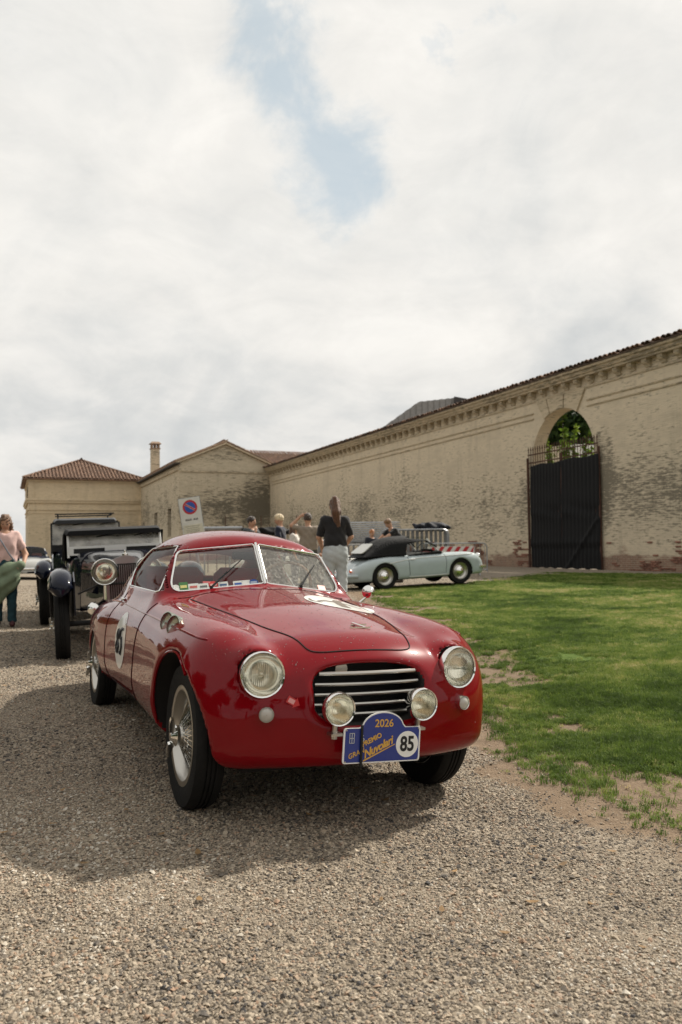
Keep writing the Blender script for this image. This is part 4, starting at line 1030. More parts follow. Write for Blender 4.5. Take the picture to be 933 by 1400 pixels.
def f_car(x, y, z):
    fo = f_outer(x, y, z)
    # cabin hollow
    inner = smax(smax(fo + .035, .47 - z, .02), smax(y + .72, -3.0 - y, .02), .02)
    f = np.maximum(fo, -inner)
    # window openings
    sub = np.maximum(poly_sdf(x, z, WS_POLY), np.abs(y + 1.0) - .42)
    f = smax(f, -sub, .008)
    sub = np.maximum(poly_sdf(y, z, SW_POLY), np.abs(x - .55) - .22)
    f = smax(f, -sub, .008)
    sub = np.maximum(smax(np.abs(x) - .36, np.abs(z - 1.06) - .085, .08), np.abs(y + 2.75) - .40)
    f = smax(f, -sub, .01)
    f = smax(f, -smax(np.sqrt((x - .457) ** 2 + (z - .647) ** 2) - .086, np.abs(y - .50) - .085, .01), .006)
    # grille mouth, wheel arches
    f = smax(f, -smax(grille_sdf(x, z), np.abs(y - .62) - .30, .01), .028)
    for yy, rr, zz_ in ((AXY, .372, AXZ), (AXY - WB, .345, .235)):
        r = np.sqrt((y - yy) ** 2 + (z - zz_) ** 2) - rr
        f = smax(f, -smax(r, .44 - x, .02), .026)
    return f
CARP = (-0.1314, 3.8329, -0.0232); CARR = (0.0043, -0.0383, 3.5609)
car = thing('red_coupe', 'crimson 1950s two-door coupe with white roundel and rally plate 85 on its nose', 'car', CARP, rot=None)
Mrot = Matrix.Rotation(CARR[2], 4, 'Z') @ Matrix.Rotation(CARR[1], 4, 'Y') @ Matrix.Rotation(CARR[0], 4, 'X')
car.rotation_euler = Mrot.to_euler()
V, Q = nets(f_car, (0, -3.80, .16), (.86, .74, 1.36), .0135, sym=True)
ctr = V[Q].mean(1); ax_ = np.abs(ctr[:, 0]); fo = f_outer(ax_, ctr[:, 1], ctr[:, 2])
mi = np.zeros(len(Q), int)
deep = fo < -.014
mi[deep] = 1
cabz = deep & (ctr[:, 1] < -.70) & (ctr[:, 1] > -3.02) & (ctr[:, 2] > .46) & (ax_ < side_x(ctr[:, 1], ctr[:, 2]) - .005)
mi[cabz] = 2
M_head = mat('tan_headlining', (.16, .13, .095), .9, var=.1)
body = mesh_np('body', V, Q, [M_red, M_under, M_head], car, mi)

def surf_top(x, y, f=f_outer):
    """height of outer skin above (x, y)"""
    x = np.abs(np.atleast_1d(np.asarray(x, float))); y = np.broadcast_to(np.asarray(y, float), x.shape); lo = np.full(x.shape, .4); hi = np.full(x.shape, 1.5)
    for _ in range(30):
        m = (lo + hi) / 2; ins = f(x, y, m) < 0; lo = np.where(ins, m, lo); hi = np.where(ins, hi, m)
    return lo
def surf_side(y, z, f=f_outer):
    y = np.atleast_1d(np.asarray(y, float)); z = np.broadcast_to(np.asarray(z, float), y.shape); lo = np.full(y.shape, .1); hi = np.full(y.shape, 1.1)
    for _ in range(30):
        m = (lo + hi) / 2; ins = f(m, y, z) < 0; lo = np.where(ins, m, lo); hi = np.where(ins, hi, m)
    return lo
def surf_front(x, z, f=f_outer):
    x = np.abs(np.atleast_1d(np.asarray(x, float))); z = np.broadcast_to(np.asarray(z, float), x.shape); lo = np.full(x.shape, .0); hi = np.full(x.shape, 1.0)
    for _ in range(30):
        m = (lo + hi) / 2; ins = f(x, m, z) < 0; lo = np.where(ins, m, lo); hi = np.where(ins, hi, m)
    return lo
def mirror(pts): return [(-p[0], p[1], p[2]) for p in pts]
def smooth_path(pts, n=60):
    X = np.linspace(0, 1, len(pts)); P = np.array(pts, float); fs = [curve(*zip(X, P[:, k])) for k in range(P.shape[1])]; T = np.linspace(0, 1, n)
    return np.stack([f(T) for f in fs], 1)
M_gap = mat('shut_line', (.006, .002, .002), .9)
# bonnet shut line
hp = smooth_path([(.45, -.78), (.415, -.45), (.375, -.15), (.33, .10), (.285, .27), (.262, .375), (.240, .448), (.19, .474), (.10, .484), (0, .487)], 70)
pts = [(x, y, z + .0005) for (x, y), z in zip(hp, surf_top(hp[:, 0], hp[:, 1]))]; pts = pts + [p for p in mirror(pts)[::-1]][1:]
MB().tube(pts, .0034, 5).build('bonnet_gap', M_gap, car)
# door shut lines
for sg in (1, -1):
    ds = smooth_path([(-.90, .855), (-.915, .76), (-.955, .60), (-1.0, .42), (-1.02, .31)], 30)
    p = [(sg * (x + .0006), y, z) for (y, z), x in zip(ds, surf_side(ds[:, 0], ds[:, 1]))]
    de = smooth_path([(-1.02, .31), (-1.5, .305), (-1.93, .32), (-1.98, .5), (-1.96, .7), (-1.93, .87)], 40)
    p2 = [(sg * (x + .0006), y, z) for (y, z), x in zip(de, surf_side(de[:, 0], de[:, 1]))]
    MB().tube(p + p2[1:], .0030, 5).build('door_gap', M_gap, car)
    bl_ = smooth_path([(.26, .766), (.14, .773), (-.05, .782), (-.6, .792), (-1.2, .800), (-2.0, .806), (-2.9, .77)], 90)
    p = [(sg * (x + .001), y, z) for (y, z), x in zip(bl_, surf_side(bl_[:, 0], bl_[:, 1]))]
    MB().tube(p, [.0015] + [.0055] * 88 + [.0015], 6).build('belt_moulding', M_red, car, True)
    # wheel-arch lips
    for yy, rr, azz in ((AXY, .370, AXZ), (AXY - WB, .343, .235)):
        pp = []
        for a in np.linspace(math.radians(-14), math.radians(194), 50):
            y_, z_ = yy + rr * math.cos(a), azz + rr * math.sin(a)
            if z_ > .29 and y_ < (.27 if yy > 0 else 9): pp.append((y_, z_))
        xx = surf_side([q[0] for q in pp], [q[1] for q in pp]); xx = np.convolve(np.pad(xx, 2, mode='edge'), np.ones(5) / 5, 'valid') - .004
        MB().tube([(sg * (x - .006), y_, z_) for (y_, z_), x in zip(pp, xx)], .0065, 6).build('arch_lip', M_red, car, True)
    # oval fender vents
    for vy, vz in (((-.345, .795), (-.185, .790)) if sg > 0 else ()):
        x = float(surf_side([vy], [vz])[0]); x2 = float(surf_side([vy], [vz + .04])[0]); x3 = float(surf_side([vy + .04], [vz])[0])
        n_ = Vector((.74, .64, .16)).normalized(); a_ = Vector((0, .25, 1)).normalized(); a_ = (a_ - n_ * a_.dot(n_)).normalized(); b_ = n_.cross(a_)
        q = MB(); rings = [(.90, -.03), (1.0, .004), (1.03, .012), (.93, .015), (.86, .006), (.55, -.008), (.01, -.010)]; n = 24; vs = []
        for k, h in rings:
            for i in range(n):
                t_ = 2 * PI * i / n; v = Vector((x - .004, vy, vz)) + a_ * (.049 * k * math.cos(t_)) + b_ * (.036 * k * math.sin(t_)) + n_ * (h + .004)
                vs.append((sg * v.x, v.y, v.z))
        q.add(vs, [(j * n + i, j * n + (i + 1) % n, (j + 1) * n + (i + 1) % n, (j + 1) * n + i) for j in range(len(rings) - 1) for i in range(n)])
        q.build('fender_vent', mat('vent_alloy', (.42, .44, .38), .25, .9), car, True, 60)
# grille: mouth backing, rim and bars
MB().box((0, .33, .56), (.56, .02, .30)).build('grille_backing', M_black, car)
rg = []
for t_ in np.linspace(0, 2 * PI, 65)[:-1]:
    c_, s_ = math.cos(t_), math.sin(t_); x = .257 * math.copysign(abs(c_) ** .5, c_); zz = .562 + (.124 - .25 * x * x) * math.copysign(abs(s_) ** .5, s_); rg.append((x, float(surf_front([x], [zz])[0]) - .012, zz))
for i, zz in enumerate((.645, .602, .561, .520, .480)):
    hw = .238 if i in (1, 2, 3) else .222
    q = MB(); xs_ = np.linspace(-hw, hw, 13); yy = [.548 - .42 * x * x for x in xs_]
    q.tube([(x, y, zz) for x, y in zip(xs_, yy)], .0085, 8); q.build('grille_bar', M_alu, car, True)
MB().lathe([(.03, 0), (.028, .008), (.001, .009)], (.10, .47, .655), (0, 1, 0), 16).build('grille_emblem', M_alu, car, True)
# lamps
for sg in (1, -1):
    lamp(car, 'headlight', (sg * .457, .503, .647), (math.radians(2), 0, math.radians(-sg * 6)), .092, .09, bulge=.20)
    lamp(car, 'indicator', (sg * .452, .548, .500), (0, 0, math.radians(-sg * 12)), .031, .04, bulge=.55, ring=.12, lens=mat('frosted_lens', (.88, .86, .80), .25, trans=.6))
    fl = lamp(car, 'fog_lamp', (sg * .188, .660, .525), (math.radians(-2), 0, math.radians(-sg * 3 + (4 if sg > 0 else 0))), .066, .085, lens=M_fog, bulge=.12)
    q = MB(); q.cyl((0, -.03, -.065), (0, -.035, -.10), .011, 10); q.box((0, -.035, -.105), (.05, .05, .010)); q.cyl((0, -.035, -.105), (0, -.035, -.125), .012, 6); q.build('bracket', M_alu, fl)
# windscreen panes, frame, divider
def ws_pt(x, z, off=0.0):
    s = 1 if x >= 0 else -1; n_ = Vector((WSA, 1, WSB)).normalized(); v = Vector((abs(x), ws_plane(abs(x), z), z)) + n_ * off; return (v.x * s, v.y, v.z)
for sg in (1, -1):
    P_ = [Vector(ws_pt(x, z, -.008)) for x, z in roundpoly([(.004, .966), (.535, .906), (.458, 1.150), (.004, 1.203)], [.004, .05, .05, .004])]
    q = MB(); q.add([(sg * p.x, p.y, p.z) for p in P_], [tuple(range(len(P_)))]); q.build('windscreen', M_glass if sg > 0 else M_glassd, car)
    fr = resample([ws_pt(x, z, .002) for x, z in roundpoly([(.012, .970), (.530, .911), (.454, 1.145), (.012, 1.198)], [.003, .05, .05, .003])], 90)
    MB().tube([(sg * p[0], p[1], p[2]) for p in fr], .0058, 6, closed=True).build('windscreen_frame', M_chrome, car, True)
    # side glass and its frame
    SWo = [Vector(p) for p in SW_POLY]; cc = sum(SWo, Vector((0, 0))) / len(SWo); m_ = len(SWo); rr = [cc] + [cc.lerp(p, k / 4 * 1.02) for k in (1, 2, 3, 4) for p in SWo]; X_ = surf_side([p[0] for p in rr], [p[1] for p in rr]) - .012
    q = MB(); q.add([(sg * x, p[0], p[1]) for p, x in zip(rr, X_)], [(0, 1 + i, 1 + (i + 1) % m_) for i in range(m_)] + [(1 + (k - 1) * m_ + i, 1 + k * m_ + i, 1 + k * m_ + (i + 1) % m_, 1 + (k - 1) * m_ + (i + 1) % m_) for k in (1, 2, 3) for i in range(m_)]); q.build('side_window', M_glass, car, True)
    fr = resample([(surf_side([y], [z])[0] + .001, y, z) for y, z in SW_POLY], 90)
    MB().tube([(sg * p[0], p[1], p[2]) for p in fr], .0050, 6, closed=True).build('window_frame', M_chrome, car, True)
MB().tube([ws_pt(.0, .965, .006), ws_pt(.0, 1.205, .006)], .0070, 6).build('windscreen_divider', M_chrome, car, True)
q = MB(); q.add([(-.40, -2.50, 1.14), (.40, -2.50, 1.14), (.42, -2.88, .965), (-.42, -2.88, .965)], [(0, 1, 2, 3)]); q.build('rear_window', M_glass, car)
# wipers
for (bx, tx, tz) in ((.300, .10, 1.10), (-.235, -.385, 1.075)):
    b_ = Vector(ws_pt(bx, .915 + .05 * (1 - abs(bx) / .5), .012)); b_.z = float(surf_top([bx], [b_.y + .02])[0]) + .01
    t_ = Vector(ws_pt(tx, tz, .012)); md_ = b_.lerp(t_, .48) + Vector((0, .012, .010))
    q = MB(); q.cone(b_ - Vector((0, 0, .02)), b_ + Vector((0, 0, .008)), .012, .009, 8); q.tube([b_, md_], [.007, .004], 6)
    bl0, bl1 = md_.lerp(b_, .35), t_; q.tube([bl0 + Vector((0, -.006, -.004)), bl1], [.0045, .003], 5)
    q.build('wiper', M_blackp, car, True)
# mirror (chrome bowl on stalk)
mr = MB(); mr.cone((-.60, -.83, .86), (-.645, -.82, .90), .008, .006, 8); mr.lathe([(.040, -.02), (.042, -.01), (.036, .012), (.022, .032), (.001, .042)], (-.655, -.815, .925), (.1, 1, .05), 20, cap=True); mr.build('mirror', M_chrome, car, True, 50)
# white roundel with hand-brushed number, following the bonnet
def decal(name, material, pts2, lift, cx, cy, parent=car, nr=5):
    """pts2: closed outline in (x, y) on the bonnet; fan of rings draped on the skin"""
    P2 = np.array(pts2); c = np.array([cx, cy]); n = len(P2); rings = [c + (P2 - c) * k / nr for k in range(1, nr + 1)]; A = np.concatenate([[c]] + rings); Z = surf_top(A[:, 0], A[:, 1]) + lift
    fs = [(0, 1 + i, 1 + (i + 1) % n) for i in range(n)] + [(1 + (k - 1) * n + i, 1 + k * n + i, 1 + k * n + (i + 1) % n, 1 + (k - 1) * n + (i + 1) % n) for k in range(1, nr) for i in range(n)]
    b = MB(); b.add([(a[0], a[1], z) for a, z in zip(A, Z)], fs); return b.build(name, material, parent, True)
def strip(name, material, path, w, lift, parent):
    P2 = smooth_path(path, 40); d = np.gradient(P2, axis=0); d /= np.linalg.norm(d, axis=1)[:, None]; nn = np.stack([-d[:, 1], d[:, 0]], 1); wv = np.array(w if hasattr(w, '__len__') else [w, w]); ww = np.interp(np.linspace(0, 1, 40), np.linspace(0, 1, len(wv)), wv)[:, None] / 2
    A = np.concatenate([P2 + nn * ww, P2, P2 - nn * ww]); Z = surf_top(A[:, 0], A[:, 1]) + lift
    b = MB(); b.add([(a[0], a[1], z) for a, z in zip(A, Z)], [(r * 40 + i, r * 40 + i + 1, (r + 1) * 40 + i + 1, (r + 1) * 40 + i) for r in (0, 1) for i in range(39)]); return b.build(name, material, parent)
RC = (-.255, -.36)
rd = decal('roundel', mat('white_vinyl', (.80, .79, .75), .35, coat=.6), [(RC[0] + .185 * math.cos(a), RC[1] + .21 * math.sin(a)) for a in np.linspace(0, 2 * PI, 61)[:-1]], .002, *RC)
Mn = mat('brushed_grey_ink', (.12, .09, .065), .6)
strip('number_stroke', Mn, [(RC[0] + .02, RC[1] + .15), (RC[0] + .01, RC[1] + .05), (RC[0] - .02, RC[1] - .08), (RC[0] - .07, RC[1] - .14)], [.05, .055, .03], .0035, rd)
strip('number_stroke', Mn, [(RC[0] + .13, RC[1] + .02), (RC[0] + .06, RC[1] - .02), (RC[0] - .04, RC[1] - .01), (RC[0] - .12, RC[1] + .03)], [.02, .03, .02], .0037, rd)
strip('number_stroke', Mn, [(RC[0] + .155, RC[1] - .05), (RC[0] + .16, RC[1] + .02), (RC[0] + .12, RC[1] + .06)], [.010, .014, .008], .0039, rd)
# small Z badge on the bonnet
zb = float(surf_top([-.09], [.26])[0]) + .004
q = MB(); q.box((-.09, .235, zb + .005), (.075, .008, .006)); q.box((-.075, .285, zb - .004), (.10, .008, .006)); q.prism([(.030, -.028), (.018, -.028), (-.03, .028), (-.018, .028)], (-.082, .26, zb), (1, 0, 0), (0, 1, -.35), (0, .001, .006)); q.build('bonnet_badge', M_chrome, car)
# bonnet centre crease
cl_ = [(0, y, float(surf_top([0], [y])[0]) - .0015) for y in np.linspace(-.80, -.20, 30)]
MB().tube(cl_, .0035, 6).build('bonnet_crease', M_red, car, True)
# cowl shut lines at the base of the screen
cw = [(x, ws_plane(abs(x), .93) + .10, 0) for x in np.linspace(-.50, .50, 40)]; zz = surf_top([c_[0] for c_ in cw], [c_[1] for c_ in cw])
MB().tube([(c_[0], c_[1], z_) for c_, z_ in zip(cw, zz)], .0026, 5).build('cowl_gap', M_gap, car)
# side script and round sticker with number panel on the door
# rally plate with its arch, hung under the grille
PR = Euler((0, math.radians(-2.5), math.radians(2)))
plate = MB(); hw, y0, y1 = .176, -.068, .070
arcp = [(.095 * math.cos(a), y1 + .062 * math.sin(a)) for a in np.linspace(math.radians(12), math.radians(168), 16)]
outl = roundpoly([(-hw, y0), (hw, y0), (hw, y1), (.105, y1)] + arcp + [(-.105, y1), (-hw, y1)], [.012, .012, .012, .01] + [0] * 16 + [.01, .012])
plate.prism(outl, (0, 0, 0), (-1, 0, 0), (0, 0, 1), (0, -.004, 0))
pl_ = plate.build('rally_plate', mat('plate_white', (.80, .80, .78), .35), car); pl_.location = (-.002, .668, .374); pl_.rotation_euler = PR
blue = MB(); k = .955; blue.prism([(p[0] * (1 - .007 / hw), y0 + (p[1] - y0) * .95 + .0045) for p in outl], (0, .0008, 0), (-1, 0, 0), (0, 0, 1), (0, -.003, 0)); blue.build('plate_field', mat('plate_blue', (.012, .032, .22), .35, coat=.5), pl_)
Mg = mat('plate_gold', (.62, .36, .07), .45); Mk = mat('print_black', (.012, .012, .014), .5)
# plate faces +y; reading direction is -x
FM = Matrix(((-1, 0, 0, 0), (0, 0, 1, 0), (0, 1, 0, 0), (0, 0, 0, 1)))
def ptxt(s, size, x, z, m=Mg, rot=0.0, **kw):
    return text_mesh(s, size, 'lettering', m, pl_, Matrix.Translation((-x, .0016, z)) @ FM @ Matrix.Rotation(rot, 4, 'Z'), ext=.0006, **kw)
MB().lathe([(.052, 0), (.052, .0022), (.001, .0022)], (-.114, .0, .0), (0, 1, 0), 40).build('number_disc', mat('plate_white', (.8, .8, .78)), pl_)
t85 = text_mesh('85', .082, 'lettering', Mk, pl_, Matrix.Translation((-.114, .0030, -.001)) @ FM @ Matrix.Scale(.82, 4, (1, 0, 0)), ext=.0006, bold=.0022)
ptxt('2026', .043, .003, .085, bold=.0006)
ptxt('GRAN', .027, -.118, -.030, rot=.36, bold=.0004, shear=.25); ptxt('PREMIO', .027, -.050, .022, rot=.42, bold=.0008)
ptxt('Nuvolari', .043, -.022, -.010, rot=.42, shear=.45, bold=.0012, space=.92)
ptxt('6', .036, -.092, .028, mat('plate_pale', (.50, .52, .55), .4))
q = MB()
for x0, z0, x1, z1 in ((-.150, .012, -.150, .050), (-.130, .012, -.130, .050), (-.150, .050, -.130, .050), (-.150, .031, -.130, .031), (-.150, .012, -.130, .012), (-.140, .012, -.140, .050)):
    q.box((-(x0 + x1) / 2, .0022, (z0 + z1) / 2), (abs(x1 - x0) + .0025, .0010, abs(z1 - z0) + .0025))
q.build('crest', mat('plate_pale', (.5, .5, .5)), pl_)
q = MB(); q.prism([(-.085, -.062), (.055, .000), (.056, .004), (-.086, -.056)], (0, .0022, 0), (-1, 0, 0), (0, 0, 1), (0, -.0006, 0)); q.build('underline', Mg, pl_)
MB().box((.098, .006, .0), (.008, .008, .165), (0, .02, 0)).build('strap', M_black, pl_)
for sx in (-1, 1):
    for z_ in (-.060, .062): MB().lathe([(.0035, 0), (.003, .003), (.001, .0035)], (sx * .165, .001, z_), (0, 1, 0), 8).build('rivet', M_alu, pl_)
# plate bracket
MB().box((0, .62, .42), (.30, .07, .014)).build('plate_bracket', M_black, car)
# tow arrow sticker
ay = float(surf_front([.345], [.545])[0]); sl_ = math.atan2(float(surf_front([.365], [.545])[0]) - float(surf_front([.325], [.545])[0]), .04)
ar = MB(); ar.prism([(-.026, -.014), (.008, -.014), (.008, -.022), (.030, 0), (.008, .022), (.008, .014), (-.026, .014)], (0, 0, 0), (-1, 0, 0), (0, 0, 1), (0, .002, 0))
ao = ar.build('tow_arrow', mat('arrow_red', (.50, .03, .035), .4), car); ao.location = (.345, ay + .002, .545); ao.rotation_euler = (0, math.radians(-28), sl_)
MB().prism([(-.020, -.009), (.006, -.009), (.006, .009), (-.020, .009)], (0, .0025, 0), (-1, 0, 0), (0, 0, 1), (0, .0004, 0)).build('lettering', mat('arrow_pink', (.72, .35, .35), .4), ao)
# windscreen stickers along the foot of the pane
def sticker(x, z, w, h, col, parent, band=None, rnd=False):
    w *= 1.12; h *= 1.3; z += .006
    p0 = Vector(ws_pt(x, z, -.004)); ux = (Vector(ws_pt(x - .01, z + (.01 * .11 if x > 0 else -.01 * .11), -.004)) - p0).normalized(); uz = (Vector(ws_pt(x, z + .01, -.004)) - p0).normalized()
    pol = [(w / 2 * math.cos(a), h / 2 * math.sin(a)) for a in np.linspace(0, 2 * PI, 19)[:-1]] if rnd else roundpoly([(-w / 2, -h / 2), (w / 2, -h / 2), (w / 2, h / 2), (-w / 2, h / 2)], .005, 3)
    b = MB(); b.prism(pol, p0, ux, uz, ux.cross(uz) * .0012); o = b.build('sticker', mat('sticker_%d_%d_%d' % tuple(int(c * 100) for c in col), col, .5), parent)
    if band: b = MB(); b.prism([(-w * .36, -h * .14), (w * .36, -h * .14), (w * .36, h * .16), (-w * .36, h * .16)], p0 + ux.cross(uz) * .0016, ux, uz, ux.cross(uz) * .0006); b.build('sticker_band', mat('sticker_%d_%d_%d' % tuple(int(c * 100) for c in band), band, .5), o)
Wt, Gr, Bl, Rd = (.62, .62, .58), (.05, .16, .05), (.02, .08, .30), (.55, .04, .04)
for x, w, h, c_, bd, rn in ((.492, .045, .042, Wt, None, True), (.448, .045, .052, Gr, (.6, .55, .2), False), (.395, .052, .040, Wt, (.45, .10, .08), False), (.340, .050, .036, Wt, (.1, .1, .1), False), (.285, .045, .044, Rd, (.7, .4, .35), True), (.232, .050, .036, Wt, (.05, .1, .2), False), (.150, .050, .034, Wt, Bl, False), (.105, .045, .034, Wt, None, False), (.062, .045, .036, Bl, (.4, .45, .55), True)):
    sticker(x, .945 - .105 * (x - .05) + h / 2 - .008 + .018, w, h, c_, car, bd, rn)
sticker(-.40, .965 - .03, .05, .038, (.75, .3, .25), car, Wt)
# interior: seats, dash, wheel, parcel shelf
M_red_reflection = mat('red_reflection', (.45, .02, .03), .55, var=.2, vscale=4); M_white_reflection = mat('white_reflection', (.6, .56, .5), .5)  # red with a white line imitates a red car mirrored in the windscreen
for sg in (1, -1):
    s = MB(); s.box((sg * .27, -1.92, .56), (.46, .50, .14), bev=.05); s.box((sg * .27, -2.18, .80), (.46, .12, .50), (math.radians(-12), 0, 0), bev=.05); se = s.build('seat', M_red_reflection, car, True, 60)
    MB().tube([(sg * .27 - .20, -2.09, .68), (sg * .27 - .20, -2.16, 1.0), (sg * .27 + .20, -2.16, 1.0), (sg * .27 + .20, -2.09, .68)], .006, 5).build('reflection_line', M_white_reflection, se)
MB().box((0, -2.62, .90), (.92, .40, .05), bev=.02).build('parcel_shelf', M_red_reflection, car)
MB().box((0, -1.06, .86), (1.06, .16, .16), bev=.04).build('dashboard', mat('dash_red', (.20, .01, .012), .4, coat=.5), car)
MB().lathe([(.19 + .010 * math.cos(a), .010 * math.sin(a)) for a in np.linspace(0, 2 * PI, 9)[:-1]], (-.27, -1.30, .93), (0, -.85, .5), 32, closed=True).build('steering_wheel', mat('wood_rim', (.32, .16, .06), .3, coat=.6), car, True)
MB().tube([(-.27, -1.30, .93), (-.27, -1.1, .81)], .018, 8).build('steering_column', M_black, car)
MB().box((0, -1.27, 1.13), (.16, .02, .05), bev=.008).build('rear_view_mirror', M_black, car)
MB().box((0, -1.8, .40), (1.2, 2.6, .04)).build('floor_pan', M_black, car)
# pale number roundel on each door
dz = MB(); n = 28; pts = [(-1.45 + .17 * math.cos(a), .60 + .17 * math.sin(a)) for a in np.linspace(0, 2 * PI, n + 1)[:-1]]
for sg in (1, -1):
    rr = [(-1.45, .60)] + [(-1.45 + (p[0] + 1.45) * k / 3, .60 + (p[1] - .60) * k / 3) for k in (1, 2, 3) for p in pts]; X_ = surf_side([p[0] for p in rr], [p[1] for p in rr]) + .002
    b = MB(); b.add([(sg * x, p[0], p[1]) for p, x in zip(rr, X_)], [(0, 1 + i, 1 + (i + 1) % n) for i in range(n)] + [(1 + (k - 1) * n + i, 1 + k * n + i, 1 + k * n + (i + 1) % n, 1 + (k - 1) * n + (i + 1) % n) for k in (1, 2) for i in range(n)]); dr = b.build('door_roundel', mat('white_vinyl', (.8, .79, .75)), car, True)
    for k_, st in enumerate(([(-1.40, .66), (-1.38, .63), (-1.40, .60), (-1.44, .63), (-1.40, .66)], [(-1.40, .60), (-1.37, .56), (-1.40, .52), (-1.45, .56), (-1.40, .60)], [(-1.55, .67), (-1.49, .67), (-1.485, .61), (-1.53, .62), (-1.555, .57), (-1.52, .52), (-1.48, .53)])):
        Pp = smooth_path(st, 24) if k_ < 2 else np.array(resample([(p[0], p[1], 0) for p in st], 30, False))[:, :2]
        if sg > 0: Pp = np.array([(-2.92 - p[0], p[1]) for p in Pp])
        X_ = surf_side(Pp[:, 0], Pp[:, 1]); MB().tube([(sg * (x + .002), y, z) for (y, z), x in zip(Pp, X_)], .010, 4).build('lettering', mat('print_black', (.012, .012, .014)), dr)
for sg in (1, -1):
    MB().box((sg * (float(surf_side([-1.86], [.83])[0]) + .012), -1.86, .83), (.018, .10, .018), bev=.006).build('door_handle', M_chrome, car)
# wheels
for sg in (1, -1):
    for yy, zf in ((AXY, 0), (AXY - WB, 0)):
        wire_wheel(car, sg, (sg * (.588 if yy > -1 else .640) + .022, yy, AXZ + .005), R=.312, W_=.132, rim=.205)
# underside
MB().box((0, -1.4, .30), (1.0, 3.6, .12)).build('chassis', M_under, car)
MB().cyl((-.5, AXY, .33), (.5, AXY, .33), .03, 8).build('front_axle', M_under, car)
MB().cyl((-.5, AXY - WB, .33), (.5, AXY - WB, .33), .04, 8).build('rear_axle', M_under, car)
# rain drops standing on the polished top surfaces
def drops(n=2600):
    P = []; x = rng.uniform(-.62, .62, n); y = np.concatenate([rng.uniform(-.80, .52, int(n * .7)), rng.uniform(-2.4, -1.15, n - int(n * .7))]); z = surf_top(x, y)
    e = .01; gx = (surf_top(np.abs(x) + e, y) - z) / e * np.sign(x); gy = (surf_top(x, y + e) - z) / e; b = MB()
    for i in range(n):
        nn = Vector((-gx[i], -gy[i], 1)).normalized()
        if nn.z < .55: continue
        r = .0012 + .0028 * random.random() ** 3; a_, b_, _ = basis(nn); c = Vector((x[i], y[i], z[i])) 
        vs = [c + a_ * (r * math.cos(t_)) + b_ * (r * math.sin(t_)) for t_ in (0, 1.05, 2.09, 3.14, 4.19, 5.24)] + [c + (a_ * math.cos(t_) + b_ * math.sin(t_)) * r * .6 + nn * r * .5 for t_ in (0, 1.05, 2.09, 3.14, 4.19, 5.24)] + [c + nn * r * .62]
        b.add(vs, [(k, (k + 1) % 6, 6 + (k + 1) % 6, 6 + k) for k in range(6)] + [(6 + k, 6 + (k + 1) % 6, 12) for k in range(6)])
    o = b.build('water_droplets', mat('water', (.9, .9, .9), .02, trans=.85, ior=1.33), car, True); tag(o, kind='stuff')
drops()
# ================================================================== pale blue convertible
p_top = curve((-2.3, .1), (-2.02, .36), (-1.9, .50), (-1.7, .64), (-1.4, .78), (-1.0, .865), (-.5, .88), (.3, .87), (.8, .83), (1.2, .79), (1.5, .73), (1.72, .63), (1.85, .50), (2.0, .2))
p_fen = curve((-2.3, .1), (-2.0, .36), (-1.75, .58), (-1.4, .73), (-1.0, .79), (-.4, .79), (.4, .80), (1.0, .81), (1.4, .785), (1.62, .73), (1.78, .60), (1.9, .42), (2.0, .2))
p_w = curve((-2.2, .30), (-1.95, .56), (-1.7, .70), (-1.2, .80), (-.6, .815), (.3, .815), (1.0, .82), (1.5, .76), (1.8, .60), (2.0, .30))
def f_p(x, y, z):
    top = z - (p_top(y) - .28 * x * x); fen = z - (p_fen(y) - .9 * (x - .56) ** 2)
    side = x - (p_w(y) - .22 * np.maximum(z - .52, 0) ** 2 * 2 - .35 * np.maximum(.42 - z, 0) ** 2 * 2)
    f = smax(smin(top, fen, .06), side, .16); f = smax(f, .215 - z, .10)
    f = smax(f, -smax(smax(np.abs(y + .15) - .62, x - .55, .1), .60 - z, .1), .02)       # cockpit
    for yy in (1.05, -1.05):
        r = np.sqrt((y - yy) ** 2 + (z - .31) ** 2) - .345; f = smax(f, -smax(r, .52 - x, .02), .02)
    return f
p_roof = curve((-1.8, .74), (-1.55, .84), (-1.3, .98), (-1.05, 1.13), (-.8, 1.235), (-.45, 1.285), (-.1, 1.275), (.15, 1.235), (.5, 1.15))
def f_pt(x, y, z):
    top = z - (p_roof(y) - .25 * x * x); side = x - (.70 - .28 * (z - .85) - .10 * np.maximum(-.6 - y, 0))
    f = smax(top, side, .12); f = smax(f, y - (.26 - .85 * (z - 1.22)), .03); f = smax(f, .80 - z, .02)
    inner = smax(f + .03, np.abs(y + .1) - 1.1, .02); f = np.maximum(f, -inner)
    sw = poly_sdf(y, z, [(-.40, .90), (-.34, 1.08), (.16, 1.13), (.62, .88), (-.42, .80)]); f = smax(f, -np.maximum(sw, .3 - x), .01)
    f = smax(f, -smax(x - .50, np.abs(z - 1.03) - .17, .03), .01) if False else f
    f = smax(f, -smax(smax(x - .52, .92 - z, .02), smax(z - 1.24, -.25 - y, .02), .02), .01)
    return f
M_pblue = paint_mat('powder_blue_paint', (.43, .49, .50)); M_top = mat('black_hood_cloth', (.004, .004, .0045), .9, bump=.3, bscale=25)
M_silv = paint_mat('silver_paint', (.38, .38, .36)); M_cream = paint_mat('cream_paint', (.62, .60, .54)); M_dkblue = mat('navy_hood_cloth', (.012, .018, .04), .9)
